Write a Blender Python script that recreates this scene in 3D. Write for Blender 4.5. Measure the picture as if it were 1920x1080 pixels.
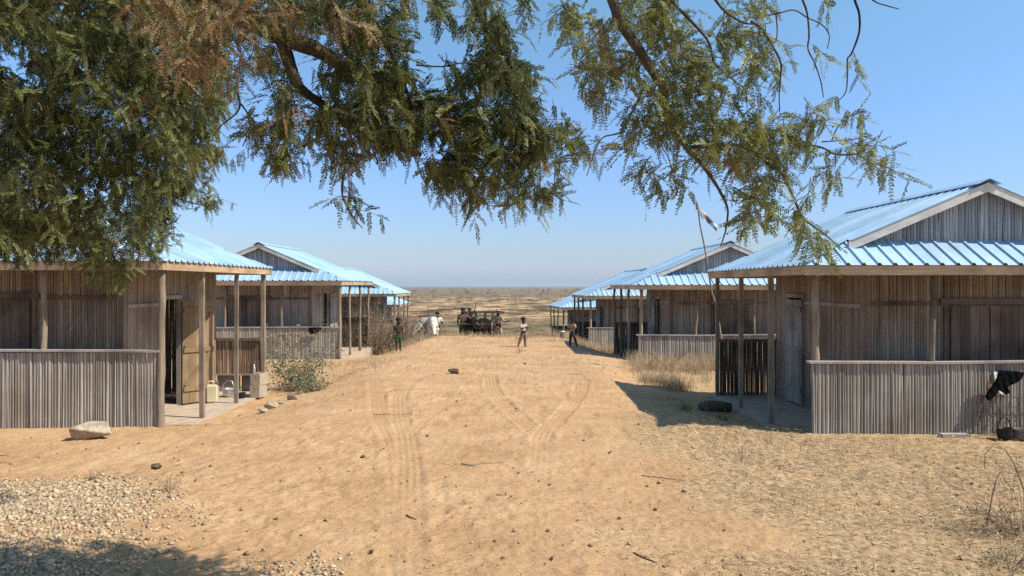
import bpy, bmesh, math, random
import numpy as np
from mathutils import Vector, Matrix
R = math.radians
random.seed(7); rng = np.random.default_rng(7)
sc = bpy.context.scene
for o in list(bpy.data.objects): bpy.data.objects.remove(o)
COL = sc.collection

# ------------------------------------------------------------------ camera, sky, sun, exposure
CAMH = 2.1; F = 1420.0; CX = 957.0; CY = 535.0
cd = bpy.data.cameras.new('camera'); cam = bpy.data.objects.new('camera', cd); COL.objects.link(cam)
cam.location = (0, 0, CAMH); cam.rotation_euler = (R(90), 0, 0)
cd.sensor_width = 36; cd.lens = F/1920*36; cd.shift_x = 3/1920; cd.shift_y = -5/1920
cd.clip_start = 0.05; cd.clip_end = 20000
sc.camera = cam
SUN_EL, SUN_AZ = 50.0, 17.0           # azimuth: degrees from +x towards the camera side
sdir = Vector((math.cos(R(SUN_EL))*math.cos(R(SUN_AZ)), -math.cos(R(SUN_EL))*math.sin(R(SUN_AZ)), math.sin(R(SUN_EL))))
w = bpy.data.worlds.new('World'); sc.world = w; w.use_nodes = True
wn = w.node_tree.nodes; wl = w.node_tree.links
sky = wn.new('ShaderNodeTexSky'); sky.sky_type = 'NISHITA'; sky.sun_disc = False
sky.sun_elevation = R(SUN_EL); sky.sun_rotation = R(90+SUN_AZ)
sky.altitude = 0; sky.air_density = 1.0; sky.dust_density = 0.6; sky.ozone_density = 2.2
gt = wn.new('ShaderNodeTexCoord'); sx_ = wn.new('ShaderNodeSeparateXYZ'); wl.new(gt.outputs['Generated'], sx_.inputs[0])
cr_ = wn.new('ShaderNodeValToRGB'); wl.new(sx_.outputs[2], cr_.inputs[0])      # tints the sky texture by height above the horizon
el_ = cr_.color_ramp.elements; el_[0].position = 0.0; el_[0].color = (.36, .43, .68, 1); el_[1].position = .36; el_[1].color = (.50, .64, .64, 1)
for p_, c_ in ((.045, (.36, .41, .54)), (.163, (.415, .50, .64)), (.75, (.48, .60, .62))):
    q_ = el_.new(p_); q_.color = (*c_, 1)
sm_ = wn.new('ShaderNodeVectorMath'); sm_.operation = 'MULTIPLY'; wl.new(sky.outputs[0], sm_.inputs[0]); wl.new(cr_.outputs[0], sm_.inputs[1])
s2_ = wn.new('ShaderNodeVectorMath'); s2_.operation = 'SCALE'; s2_.inputs['Scale'].default_value = 1.45; wl.new(sm_.outputs[0], s2_.inputs[0])
wl.new(s2_.outputs[0], wn['Background'].inputs[0]); wn['Background'].inputs[1].default_value = 0.117
sl = bpy.data.lights.new('sun', 'SUN'); sl.energy = 3.8; sl.angle = R(0.5); sl.color = (1, 0.93, 0.82)
so = bpy.data.objects.new('sun', sl); COL.objects.link(so); so.rotation_euler = sdir.to_track_quat('Z', 'Y').to_euler(); so.location = (30, -5, 40)
sc.view_settings.view_transform = 'Standard'; sc.view_settings.look = 'None'
sc.view_settings.exposure = 0.76; sc.view_settings.gamma = 1.0; sc.view_settings.use_curve_mapping = False
sc.render.engine = 'CYCLES'
cy = sc.cycles
cy.max_bounces = 6; cy.diffuse_bounces = 3; cy.glossy_bounces = 3; cy.transmission_bounces = 4; cy.volume_bounces = 0; cy.transparent_max_bounces = 8
cy.use_denoising = False
try: cy.denoiser = 'OPENIMAGEDENOISE'
except Exception: pass
cy.sample_clamp_indirect = 6

# ------------------------------------------------------------------ helpers
def at(px, py, d):                       # photo pixel + distance -> world point
    return Vector(((px-CX)/F*d, d, CAMH-(py-CY)/F*d))
class MB:
    def __init__(s): s.v = []; s.f = []; s.t = []
    def quadpts(s, pts, tone=0.5):
        i = len(s.v); s.v += [tuple(p) for p in pts]; s.t += [tone]*len(pts); s.f.append(tuple(range(i, i+len(pts))))
    def hexa(s, p, tone=0.5):            # 8 corners: bottom loop, top loop
        i = len(s.v); s.v += [tuple(q) for q in p]; s.t += [tone]*8
        for q in ((3,2,1,0),(4,5,6,7),(0,1,5,4),(1,2,6,5),(2,3,7,6),(3,0,4,7)): s.f.append(tuple(i+k for k in q))
    def box(s, a, b, tone=0.5):
        (x0,y0,z0),(x1,y1,z1) = a, b
        if x0 > x1: x0, x1 = x1, x0
        if y0 > y1: y0, y1 = y1, y0
        if z0 > z1: z0, z1 = z1, z0
        s.hexa([(x0,y0,z0),(x1,y0,z0),(x1,y1,z0),(x0,y1,z0),(x0,y0,z1),(x1,y0,z1),(x1,y1,z1),(x0,y1,z1)], tone)
    def beam(s, p, q, wx, wz, tone=0.5, up=(0,0,1)):     # box bar from p to q
        p = Vector(p); q = Vector(q); t = (q-p).normalized(); u = Vector(up)
        b = t.cross(u)
        if b.length < 1e-4: b = t.cross(Vector((1,0,0)))
        b.normalize(); n = b.cross(t)
        b *= wx/2; n *= wz/2
        s.hexa([p-b-n, p+b-n, p+b+n, p-b+n, q-b-n, q+b-n, q+b+n, q-b+n], tone)
    def tube(s, pts, rad, n=6, tone=0.5, cap=True):
        pts = [Vector(p) for p in pts]
        if not hasattr(rad, '__len__'): rad = [rad]*len(pts)
        i0 = len(s.v); prev = None
        for k, p in enumerate(pts):
            t = (pts[min(k+1, len(pts)-1)]-pts[max(k-1, 0)]).normalized()
            if prev is None:
                a = t.cross(Vector((0,0,1)))
                if a.length < 0.1: a = t.cross(Vector((1,0,0)))
            else: a = prev - t*prev.dot(t)
            a.normalize(); prev = a; b = t.cross(a)
            for j in range(n):
                an = 2*math.pi*j/n
                s.v.append(tuple(p+(a*math.cos(an)+b*math.sin(an))*rad[k])); s.t.append(tone)
        for k in range(len(pts)-1):
            for j in range(n):
                a0 = i0+k*n+j; a1 = i0+k*n+(j+1) % n
                s.f.append((a0, a1, a1+n, a0+n))
        if cap:
            s.f.append(tuple(i0+j for j in range(n))[::-1]); e = i0+(len(pts)-1)*n; s.f.append(tuple(e+j for j in range(n)))
    def lathe(s, prof, c=(0,0,0), n=16, tone=0.5):       # prof: (r,z)
        i0 = len(s.v)
        for r, z in prof:
            for j in range(n):
                an = 2*math.pi*j/n; s.v.append((c[0]+r*math.cos(an), c[1]+r*math.sin(an), c[2]+z)); s.t.append(tone)
        for k in range(len(prof)-1):
            for j in range(n):
                a0 = i0+k*n+j; a1 = i0+k*n+(j+1) % n; s.f.append((a0, a1, a1+n, a0+n))
        s.f.append(tuple(i0+j for j in range(n))[::-1]); e = i0+(len(prof)-1)*n; s.f.append(tuple(e+j for j in range(n)))
    def build(s, name, mat, parent=None, smooth=False):
        return mesh_obj(name, np.array(s.v, 'f'), s.f, mat, parent, np.array(s.t, 'f'), smooth)
def mesh_obj(name, v, f, mat, parent=None, tone=None, smooth=False):
    me = bpy.data.meshes.new(name); me.from_pydata([tuple(map(float, q)) for q in v] if not isinstance(v, list) else v, [], f)
    if tone is not None:
        a = me.attributes.new('tone', 'FLOAT', 'POINT'); a.data.foreach_set('value', np.asarray(tone, 'f'))
    if smooth: me.polygons.foreach_set('use_smooth', [True]*len(me.polygons))
    me.materials.append(mat)
    o = bpy.data.objects.new(name, me); COL.objects.link(o); o.parent = parent
    return o
def quads_obj(name, V, mat, parent=None, tone=None, smooth=False):       # V: (n,4,3) array, fast path
    n = len(V); me = bpy.data.meshes.new(name)
    me.vertices.add(n*4); me.vertices.foreach_set('co', np.ascontiguousarray(V, 'f').ravel())
    me.loops.add(n*4); me.loops.foreach_set('vertex_index', np.arange(n*4, dtype='i'))
    me.polygons.add(n); me.polygons.foreach_set('loop_start', np.arange(0, n*4, 4, dtype='i'))
    if tone is not None:
        a = me.attributes.new('tone', 'FLOAT', 'POINT'); a.data.foreach_set('value', np.repeat(np.asarray(tone, 'f'), 4))
    me.materials.append(mat); me.update(calc_edges=True); me.validate()
    o = bpy.data.objects.new(name, me); COL.objects.link(o); o.parent = parent
    return o
def tag(o, label=None, cat=None, group=None, kind=None):
    if label: o['label'] = label
    if cat: o['category'] = cat
    if group: o['group'] = group
    if kind: o['kind'] = kind
    return o
def empty(name, loc, rz=0.0):
    o = bpy.data.objects.new(name, None); o.empty_display_size = 0.2; COL.objects.link(o); o.location = loc; o.rotation_euler = (0, 0, rz); return o

# ------------------------------------------------------------------ numpy noise
_perm = rng.random((256, 256))
def vnoise(x, y, seed=0):
    x = np.asarray(x, float)+seed*17.3; y = np.asarray(y, float)+seed*9.7
    xi = np.floor(x).astype(int); yi = np.floor(y).astype(int); fx = x-xi; fy = y-yi
    fx = fx*fx*(3-2*fx); fy = fy*fy*(3-2*fy)
    a = _perm[xi & 255, yi & 255]; b = _perm[(xi+1) & 255, yi & 255]; c = _perm[xi & 255, (yi+1) & 255]; d = _perm[(xi+1) & 255, (yi+1) & 255]
    return (a*(1-fx)+b*fx)*(1-fy)+(c*(1-fx)+d*fx)*fy
def fbm(x, y, seed=0, o=4):
    r = 0; a = 0.5; t = 0
    for k in range(o):
        r = r+a*vnoise(x*2**k, y*2**k, seed+k*3); t += a; a *= 0.5
    return r/t
def sstep(a, b, x):
    t = np.clip((np.asarray(x, float)-a)/(b-a), 0, 1); return t*t*(3-2*t)

# ------------------------------------------------------------------ materials
def nodes(name):
    m = bpy.data.materials.new(name); m.use_nodes = True; nt = m.node_tree
    return m, nt.nodes, nt.links, nt.nodes['Principled BSDF']
def N(n, t, **k):
    q = n.new(t)
    for a, b in k.items(): setattr(q, a, b)
    return q
def ramp(n, stops):
    r = n.new('ShaderNodeValToRGB'); e = r.color_ramp.elements
    while len(e) > 1: e.remove(e[-1])
    e[0].position = stops[0][0]; e[0].color = (*stops[0][1], 1)
    for p, c in stops[1:]:
        q = e.new(p); q.color = (*c, 1)
    return r
def tonemix(n, l, color_out, amt):         # multiply a colour by the per-piece tone attribute
    a = N(n, 'ShaderNodeAttribute', attribute_name='tone')
    mr = N(n, 'ShaderNodeMapRange'); mr.inputs[3].default_value = 1-amt; mr.inputs[4].default_value = 1+amt
    l.new(a.outputs['Fac'], mr.inputs[0])
    v = N(n, 'ShaderNodeVectorMath', operation='SCALE'); l.new(color_out, v.inputs[0]); l.new(mr.outputs[0], v.inputs['Scale'])
    return v.outputs[0]
def wood(name, c1, c2, amt=0.35, sc=(30, 30, 2.0), rough=0.85, bump=0.3, c3=None):
    m, n, l, b = nodes(name)
    tc = N(n, 'ShaderNodeTexCoord'); mp = N(n, 'ShaderNodeMapping'); mp.inputs['Scale'].default_value = sc
    l.new(tc.outputs['Object'], mp.inputs[0])
    no = N(n, 'ShaderNodeTexNoise'); no.inputs['Scale'].default_value = 1; no.inputs['Detail'].default_value = 6; no.inputs['Roughness'].default_value = 0.65
    l.new(mp.outputs[0], no.inputs[0])
    r = ramp(n, [(0.3, c1), (0.7, c2)]); l.new(no.outputs[0], r.inputs[0])
    n2 = N(n, 'ShaderNodeTexNoise'); n2.inputs['Scale'].default_value = 1.3; n2.inputs['Detail'].default_value = 4
    l.new(tc.outputs['Object'], n2.inputs[0])
    mx = N(n, 'ShaderNodeMix', data_type='RGBA', blend_type='MIX'); r2 = ramp(n, [(0.45, (0,0,0)), (0.7, (1,1,1))])
    l.new(n2.outputs[0], r2.inputs[0]); l.new(r2.outputs[0], mx.inputs[0]); l.new(r.outputs[0], mx.inputs[6])
    mx.inputs[7].default_value = (*(c3 or tuple(0.6*x for x in c1)), 1)
    l.new(tonemix(n, l, mx.outputs[2], amt), b.inputs['Base Color'])
    b.inputs['Roughness'].default_value = rough; b.inputs['Specular IOR Level'].default_value = 0.25
    bp = N(n, 'ShaderNodeBump'); bp.inputs['Strength'].default_value = bump; bp.inputs['Distance'].default_value = 0.01
    l.new(no.outputs[0], bp.inputs['Height']); l.new(bp.outputs[0], b.inputs['Normal'])
    return m
def plain(name, c, rough=0.8, amt=0.15, scale=8, var=0.3, metal=0.0, bump=0.0, spec=0.3):
    m, n, l, b = nodes(name)
    tc = N(n, 'ShaderNodeTexCoord'); no = N(n, 'ShaderNodeTexNoise'); no.inputs['Scale'].default_value = scale; no.inputs['Detail'].default_value = 5
    l.new(tc.outputs['Object'], no.inputs[0])
    r = ramp(n, [(0.3, tuple(x*(1-var) for x in c)), (0.7, tuple(min(1, x*(1+var)) for x in c))]); l.new(no.outputs[0], r.inputs[0])
    l.new(tonemix(n, l, r.outputs[0], amt), b.inputs['Base Color'])
    b.inputs['Roughness'].default_value = rough; b.inputs['Metallic'].default_value = metal; b.inputs['Specular IOR Level'].default_value = spec
    if bump:
        bp = N(n, 'ShaderNodeBump'); bp.inputs['Strength'].default_value = bump; bp.inputs['Distance'].default_value = 0.02
        l.new(no.outputs[0], bp.inputs['Height']); l.new(bp.outputs[0], b.inputs['Normal'])
    return m
def leafmat(name, c_lo, c_hi, trans=0.35, rough=0.5):
    m, n, l, b = nodes(name)
    a = N(n, 'ShaderNodeAttribute', attribute_name='tone')
    r = ramp(n, [(0.0, c_lo), (1.0, c_hi)]); l.new(a.outputs['Fac'], r.inputs[0])
    l.new(r.outputs[0], b.inputs['Base Color']); b.inputs['Roughness'].default_value = rough; b.inputs['Specular IOR Level'].default_value = 0.35
    t = N(n, 'ShaderNodeBsdfTranslucent'); l.new(r.outputs[0], t.inputs[0])
    mx = N(n, 'ShaderNodeMixShader'); mx.inputs[0].default_value = trans
    l.new(b.outputs[0], mx.inputs[1]); l.new(t.outputs[0], mx.inputs[2]); l.new(mx.outputs[0], n['Material Output'].inputs[0])
    return m
M = {}
M['slat'] = wood('weathered_slats', (0.235, 0.20, 0.165), (0.43, 0.38, 0.325), 0.24, (35, 35, 2.2), c3=(0.235, 0.19, 0.145))
M['slat_warm'] = wood('warm_weathered_slats', (0.205, 0.150, 0.106), (0.385, 0.305, 0.23), 0.26, (35, 35, 2.2), c3=(0.195, 0.138, 0.092))
M['gable_slat'] = wood('sky_tinted_grey_slats', (0.25, 0.26, 0.27), (0.42, 0.43, 0.44), 0.3, (35, 35, 2.2), c3=(0.28, 0.28, 0.28))  # light grey wood; bluish cast of skylit shade mixed into the colour
M['slat_brown'] = wood('brown_slats', (0.20, 0.125, 0.08), (0.34, 0.24, 0.165), 0.4, (35, 35, 2.2))
M['plank_dark'] = wood('dark_and_shaded_slats', (0.055, 0.042, 0.03), (0.12, 0.095, 0.07), 0.35, (25, 25, 1.5))  # dark brown cart wood; on porch end panels the darkness is painted shade
M['plank_brown'] = wood('brown_planks', (0.13, 0.085, 0.06), (0.24, 0.17, 0.125), 0.35, (25, 25, 1.5))
M['plank_gray'] = wood('grey_planks', (0.26, 0.22, 0.19), (0.42, 0.37, 0.33), 0.25, (25, 25, 1.5))
M['plank_yellow'] = wood('yellow_planks', (0.21, 0.138, 0.073), (0.35, 0.24, 0.132), 0.22, (25, 25, 1.5), c3=(0.17, 0.112, 0.06))
M['fascia'] = wood('fascia_wood', (0.46, 0.31, 0.18), (0.66, 0.48, 0.30), 0.2, (2, 2, 30))
M['barge'] = wood('pale_board', (0.50, 0.46, 0.40), (0.70, 0.67, 0.61), 0.15, (4, 4, 8))
M['post'] = wood('post_wood', (0.155, 0.115, 0.08), (0.34, 0.27, 0.195), 0.3, (30, 30, 2))
M['clod'] = plain('clod', (0.27, 0.185, 0.11), 0.95, 0.6, 14, 0.3, bump=0.4)
M['stone'] = plain('stone', (0.55, 0.44, 0.30), 0.9, 0.3, 14, 0.35, bump=0.5)
M['dark_stone'] = plain('dark_stone', (0.14, 0.12, 0.10), 0.9, 0.3, 14, 0.35, bump=0.5)
M['gravel'] = plain('gravel_stone', (0.40, 0.30, 0.19), 0.9, 0.4, 25, 0.2, bump=0.3)
M['slab'] = plain('dusty_cement', (0.42, 0.33, 0.24), 0.92, 0.1, 5, 0.2, bump=0.3)
M['leaf'] = leafmat('green_leaf', (0.042, 0.056, 0.013), (0.245, 0.255, 0.078), 0.36)
M['leaf_dry'] = leafmat('withered_leaf', (0.15, 0.085, 0.036), (0.42, 0.27, 0.125), 0.3)
M['shrub_leaf'] = leafmat('shrub_leaf', (0.06, 0.08, 0.03), (0.27, 0.28, 0.16), 0.2)
M['scrub'] = leafmat('scrub_leaf', (0.085, 0.082, 0.042), (0.30, 0.23, 0.125), 0.2, 0.8)
M['straw'] = leafmat('straw', (0.20, 0.14, 0.08), (0.58, 0.45, 0.27), 0.2, 0.7)
M['straw_stick'] = wood('pale_stick', (0.30, 0.22, 0.14), (0.46, 0.36, 0.24), 0.3, (20, 20, 5), 0.95, 0.3)
M['bark'] = wood('bark', (0.045, 0.032, 0.024), (0.17, 0.125, 0.09), 0.4, (20, 20, 5), 0.95, 0.8)
M['twig'] = wood('dry_twig', (0.14, 0.10, 0.065), (0.34, 0.25, 0.16), 0.4, (20, 20, 5), 0.95, 0.3)
M['black_cloth'] = plain('black_cloth', (0.008, 0.0075, 0.008), 0.95, 0.2, 10, 0.3, spec=0.05)
M['plastic'] = plain('yellowed_plastic', (0.66, 0.56, 0.38), 0.5, 0.1, 5, 0.12)
M['rust'] = plain('rusty_iron', (0.10, 0.06, 0.04), 0.8, 0.3, 20, 0.4)
M['black'] = plain('black_soot', (0.012, 0.011, 0.011), 0.6, 0.2, 10, 0.4)
M['tin'] = plain('worn_aluminium', (0.55, 0.55, 0.55), 0.4, 0.1, 8, 0.15, metal=0.8)
M['white_cloth'] = plain('white_cloth', (0.72, 0.70, 0.66), 0.9, 0.1, 9, 0.08)
M['skin'] = plain('dark_skin', (0.055, 0.030, 0.019), 0.55, 0.1, 6, 0.1)
M['hair'] = plain('black_hair', (0.010, 0.009, 0.009), 0.9, 0.1, 6, 0.1)
M['green_cloth'] = plain('green_cloth', (0.03, 0.085, 0.03), 0.9, 0.1, 9, 0.15)
M['dark_cloth'] = plain('dark_cloth', (0.045, 0.035, 0.03), 0.9, 0.1, 9, 0.2)
M['tan_cloth'] = plain('tan_cloth', (0.40, 0.29, 0.18), 0.9, 0.1, 9, 0.15)
M['brown_cloth'] = plain('brown_cloth', (0.17, 0.105, 0.06), 0.9, 0.1, 9, 0.2)
M['cow_white'] = plain('white_hide', (0.72, 0.66, 0.54), 0.85, 0.1, 4, 0.10)
M['cow_grey'] = plain('grey_hide', (0.34, 0.31, 0.28), 0.85, 0.1, 4, 0.25)
M['cow_dark'] = plain('dark_hide', (0.016, 0.011, 0.008), 0.95, 0.1, 4, 0.3, spec=0.05)
M['horn'] = plain('horn', (0.20, 0.17, 0.13), 0.5, 0.1, 8, 0.2)
M['pale_cloth'] = plain('dusty_pale_cloth', (0.46, 0.42, 0.36), 0.9, 0.1, 9, 0.12)
M['red_flag'] = plain('orange_red_cloth', (0.60, 0.27, 0.13), 0.9, 0.05, 9, 0.1)
M['green_flag'] = plain('blue_grey_cloth', (0.10, 0.15, 0.20), 0.9, 0.05, 9, 0.1)
M['block'] = plain('cement_block', (0.38, 0.31, 0.225), 0.95, 0.1, 12, 0.2, bump=0.5)
def metal_roof():
    m, n, l, b = nodes('blue_galvanised_sheet')
    tc = N(n, 'ShaderNodeTexCoord'); no = N(n, 'ShaderNodeTexNoise'); no.inputs['Scale'].default_value = 1.1; no.inputs['Detail'].default_value = 7; no.inputs['Roughness'].default_value = 0.6
    l.new(tc.outputs['Object'], no.inputs[0])
    r = ramp(n, [(0.25, (0.29, 0.46, 0.61)), (0.5, (0.35, 0.52, 0.67)), (0.75, (0.41, 0.57, 0.71))]); l.new(no.outputs[0], r.inputs[0])
    n2 = N(n, 'ShaderNodeTexNoise'); n2.inputs['Scale'].default_value = 45; n2.inputs['Detail'].default_value = 3; l.new(tc.outputs['Object'], n2.inputs[0])
    r2 = ramp(n, [(0.70, (0,0,0)), (0.80, (1,1,1))]); l.new(n2.outputs[0], r2.inputs[0])
    mx = N(n, 'ShaderNodeMix', data_type='RGBA'); l.new(r2.outputs[0], mx.inputs[0]); l.new(r.outputs[0], mx.inputs[6]); mx.inputs[7].default_value = (0.30, 0.45, 0.58, 1)
    n3 = N(n, 'ShaderNodeTexNoise'); n3.inputs['Scale'].default_value = 2.6; n3.inputs['Detail'].default_value = 9; n3.inputs['Roughness'].default_value = 0.72; l.new(tc.outputs['Object'], n3.inputs[0])
    r3 = ramp(n, [(0.42, (1, 1, 1)), (0.60, (0.80, 0.76, 0.70)), (0.72, (0.62, 0.55, 0.47))]); l.new(n3.outputs[0], r3.inputs[0])
    m3 = N(n, 'ShaderNodeMix', data_type='RGBA', blend_type='MULTIPLY'); m3.inputs[0].default_value = 0.5; l.new(mx.outputs[2], m3.inputs[6]); l.new(r3.outputs[0], m3.inputs[7])
    l.new(tonemix(n, l, m3.outputs[2], 0.12), b.inputs['Base Color'])
    b.inputs['Metallic'].default_value = 0.2
    rr = ramp(n, [(0.3, (0.42,)*3), (0.7, (0.6,)*3)]); l.new(no.outputs[0], rr.inputs[0]); l.new(rr.outputs[0], b.inputs['Roughness'])
    bp = N(n, 'ShaderNodeBump'); bp.inputs['Strength'].default_value = 0.16; bp.inputs['Distance'].default_value = 0.03; l.new(no.outputs[0], bp.inputs['Height']); l.new(bp.outputs[0], b.inputs['Normal'])
    return m
M['roof'] = metal_roof()
def ground_mat():
    m, n, l, b = nodes('sandy_ground')
    g = N(n, 'ShaderNodeNewGeometry')
    def noise(scale, det=6, ro=0.6, stretch=None):
        q = N(n, 'ShaderNodeTexNoise'); q.inputs['Scale'].default_value = scale; q.inputs['Detail'].default_value = det; q.inputs['Roughness'].default_value = ro
        if stretch:
            mp = N(n, 'ShaderNodeMapping'); mp.inputs['Scale'].default_value = stretch; l.new(g.outputs['Position'], mp.inputs[0]); l.new(mp.outputs[0], q.inputs[0])
        else: l.new(g.outputs['Position'], q.inputs[0])
        return q.outputs[0]
    def mix(fac, a, c, mode='MIX'):
        q = N(n, 'ShaderNodeMix', data_type='RGBA', blend_type=mode)
        for s, v in ((0, fac), (6, a), (7, c)):
            if isinstance(v, (int, float)): q.inputs[s].default_value = v
            elif isinstance(v, tuple): q.inputs[s].default_value = (*v, 1)
            else: l.new(v, q.inputs[s])
        return q.outputs[2]
    def rm(v, stops):
        q = ramp(n, stops); l.new(v, q.inputs[0]); return q.outputs[0]
    def attr(nm): return N(n, 'ShaderNodeAttribute', attribute_name=nm).outputs['Fac']
    sand = rm(noise(0.9), [(0.3, (0.435, 0.262, 0.130)), (0.55, (0.52, 0.328, 0.174)), (0.75, (0.58, 0.39, 0.222))])
    fine = rm(noise(28, 8, 0.75), [(0.32, (0.50, 0.48, 0.46)), (0.47, (0.95, 0.95, 0.95)), (0.72, (1.14, 1.14, 1.14))])
    sand = mix(1.0, sand, fine, 'MULTIPLY'); sand = mix(1.0, sand, rm(noise(3.2, 5, 0.65), [(0.36, (0.88, 0.86, 0.84)), (0.52, (1, 1, 1))]), 'MULTIPLY')
    peb = rm(noise(60, 3, 0.5), [(0.66, (0,0,0)), (0.71, (1,1,1))]); sand = mix(peb, sand, (0.26, 0.18, 0.11))
    litter = rm(noise(14, 8, 0.8, (1, 1, 1)), [(0.36, (0.13, 0.085, 0.046)), (0.5, (0.40, 0.27, 0.145)), (0.64, (0.60, 0.435, 0.25))])
    lf = N(n, 'ShaderNodeMath', operation='MULTIPLY'); l.new(attr('litter'), lf.inputs[0]); l.new(rm(noise(1.6), [(0.35, (0.6,)*3), (0.55, (1,1,1))]), lf.inputs[1])
    near = mix(lf.outputs[0], sand, litter)
    pl1 = rm(noise(0.16, 10, 0.72, (1, 0.45, 1)), [(0.40, (0.055, 0.045, 0.022)), (0.475, (0.16, 0.108, 0.054)), (0.525, (0.31, 0.20, 0.098)), (0.60, (0.50, 0.345, 0.185))])
    pl2 = rm(noise(0.35, 6, 0.7, (1, 0.3, 1)), [(0.42, (0.060, 0.054, 0.025)), (0.58, (0.24, 0.165, 0.085))])
    far = mix(attr('green'), pl1, pl2)
    col = mix(attr('far'), near, far)
    l.new(col, b.inputs['Base Color']); b.inputs['Roughness'].default_value = 0.95; b.inputs['Specular IOR Level'].default_value = 0.1
    bp = N(n, 'ShaderNodeBump'); bp.inputs['Strength'].default_value = 0.8; bp.inputs['Distance'].default_value = 0.03; l.new(noise(20, 9, 0.75), bp.inputs['Height'])
    l.new(bp.outputs[0], b.inputs['Normal'])
    return m
M['ground'] = ground_mat()

# ------------------------------------------------------------------ ground
def H0(x, y):
    x = np.asarray(x, float); y = np.asarray(y, float)
    c = np.interp(y, [-80, 0, 10, 16, 24, 29, 31, 34, 38, 45, 60, 85, 150, 400, 1500, 6000], [0, 0, .02, .08, .07, .09, .04, -.35, -.8, -1.5, -2.1, -2.7, -3.5, -4.3, -6, -8])
    s = np.interp(y, [-80, 0, 9.5, 10.9, 12.3, 17, 20.5, 23, 27, 34, 39, 45, 50, 60, 85, 150, 400, 1500, 6000], [0, 0, 0.0, .03, -.17, -.2, -.1, -.14, -.4, -.95, -1.1, -1.8, -2.0, -2.3, -2.7, -3.5, -4.3, -6, -8])
    ax = np.abs(x+0.5)
    t = sstep(2.3, 4.4, ax)
    h = c*(1-t)+s*t
    h = h + 0.16*(fbm(x*0.55, y*0.4, 13, 3)-0.5)*sstep(22, 28, y)*(1-sstep(33, 40, y)) + 0.05*(fbm(x*0.35, y*0.35, 3, 3)-0.5)*sstep(3, 6, y)*(1-sstep(40, 60, y)) + 0.9*(fbm(x*0.02, y*0.02, 8, 3)-0.5)*sstep(60, 140, y)
    return h
def px2g(px, py, z=0.03):
    d = (CAMH-z)*F/(py-CY); return ((px-CX)/F*d, d)
TR = [([(703,716),(706,735),(711,775),(738,822),(750,880),(756,960),(760,1075)], .17),
      ([(778,716),(758,728),(747,748),(750,780),(763,822),(768,880),(766,960),(764,1075)], .16),
      ([(775,808),(800,782),(850,757),(890,742),(915,730),(930,716)], .10),
      ([(862,712),(878,738),(922,766),(980,806),(1012,832)], .10),
      ([(918,708),(922,735),(948,765),(990,798),(1022,822)], .15),
      ([(1092,714),(1090,735),(1072,760),(1046,786),(1022,806),(1012,824)], .15),
      ([(1014,824),(1012,860),(1003,920),(990,1000)], .13),
      ([(1018,826),(1050,872),(1082,930),(1110,990)], .10),
      ([(745,835),(700,890),(675,960),(660,1060)], .12)]
TW = [1.0, 1.0, .55, .5, 1.1, 1.0, .4, .35, .35]
def resample(p, n=60):
    p = np.array(p, float); s = np.r_[0, np.cumsum(np.hypot(*np.diff(p, axis=0).T))]; q = np.linspace(0, s[-1], n)
    x = np.interp(q, s, p[:, 0]); y = np.interp(q, s, p[:, 1])
    for _ in range(6):
        x[1:-1] = (x[:-2]+2*x[1:-1]+x[2:])/4; y[1:-1] = (y[:-2]+2*y[1:-1]+y[2:])/4
    return np.c_[x, y]
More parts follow.
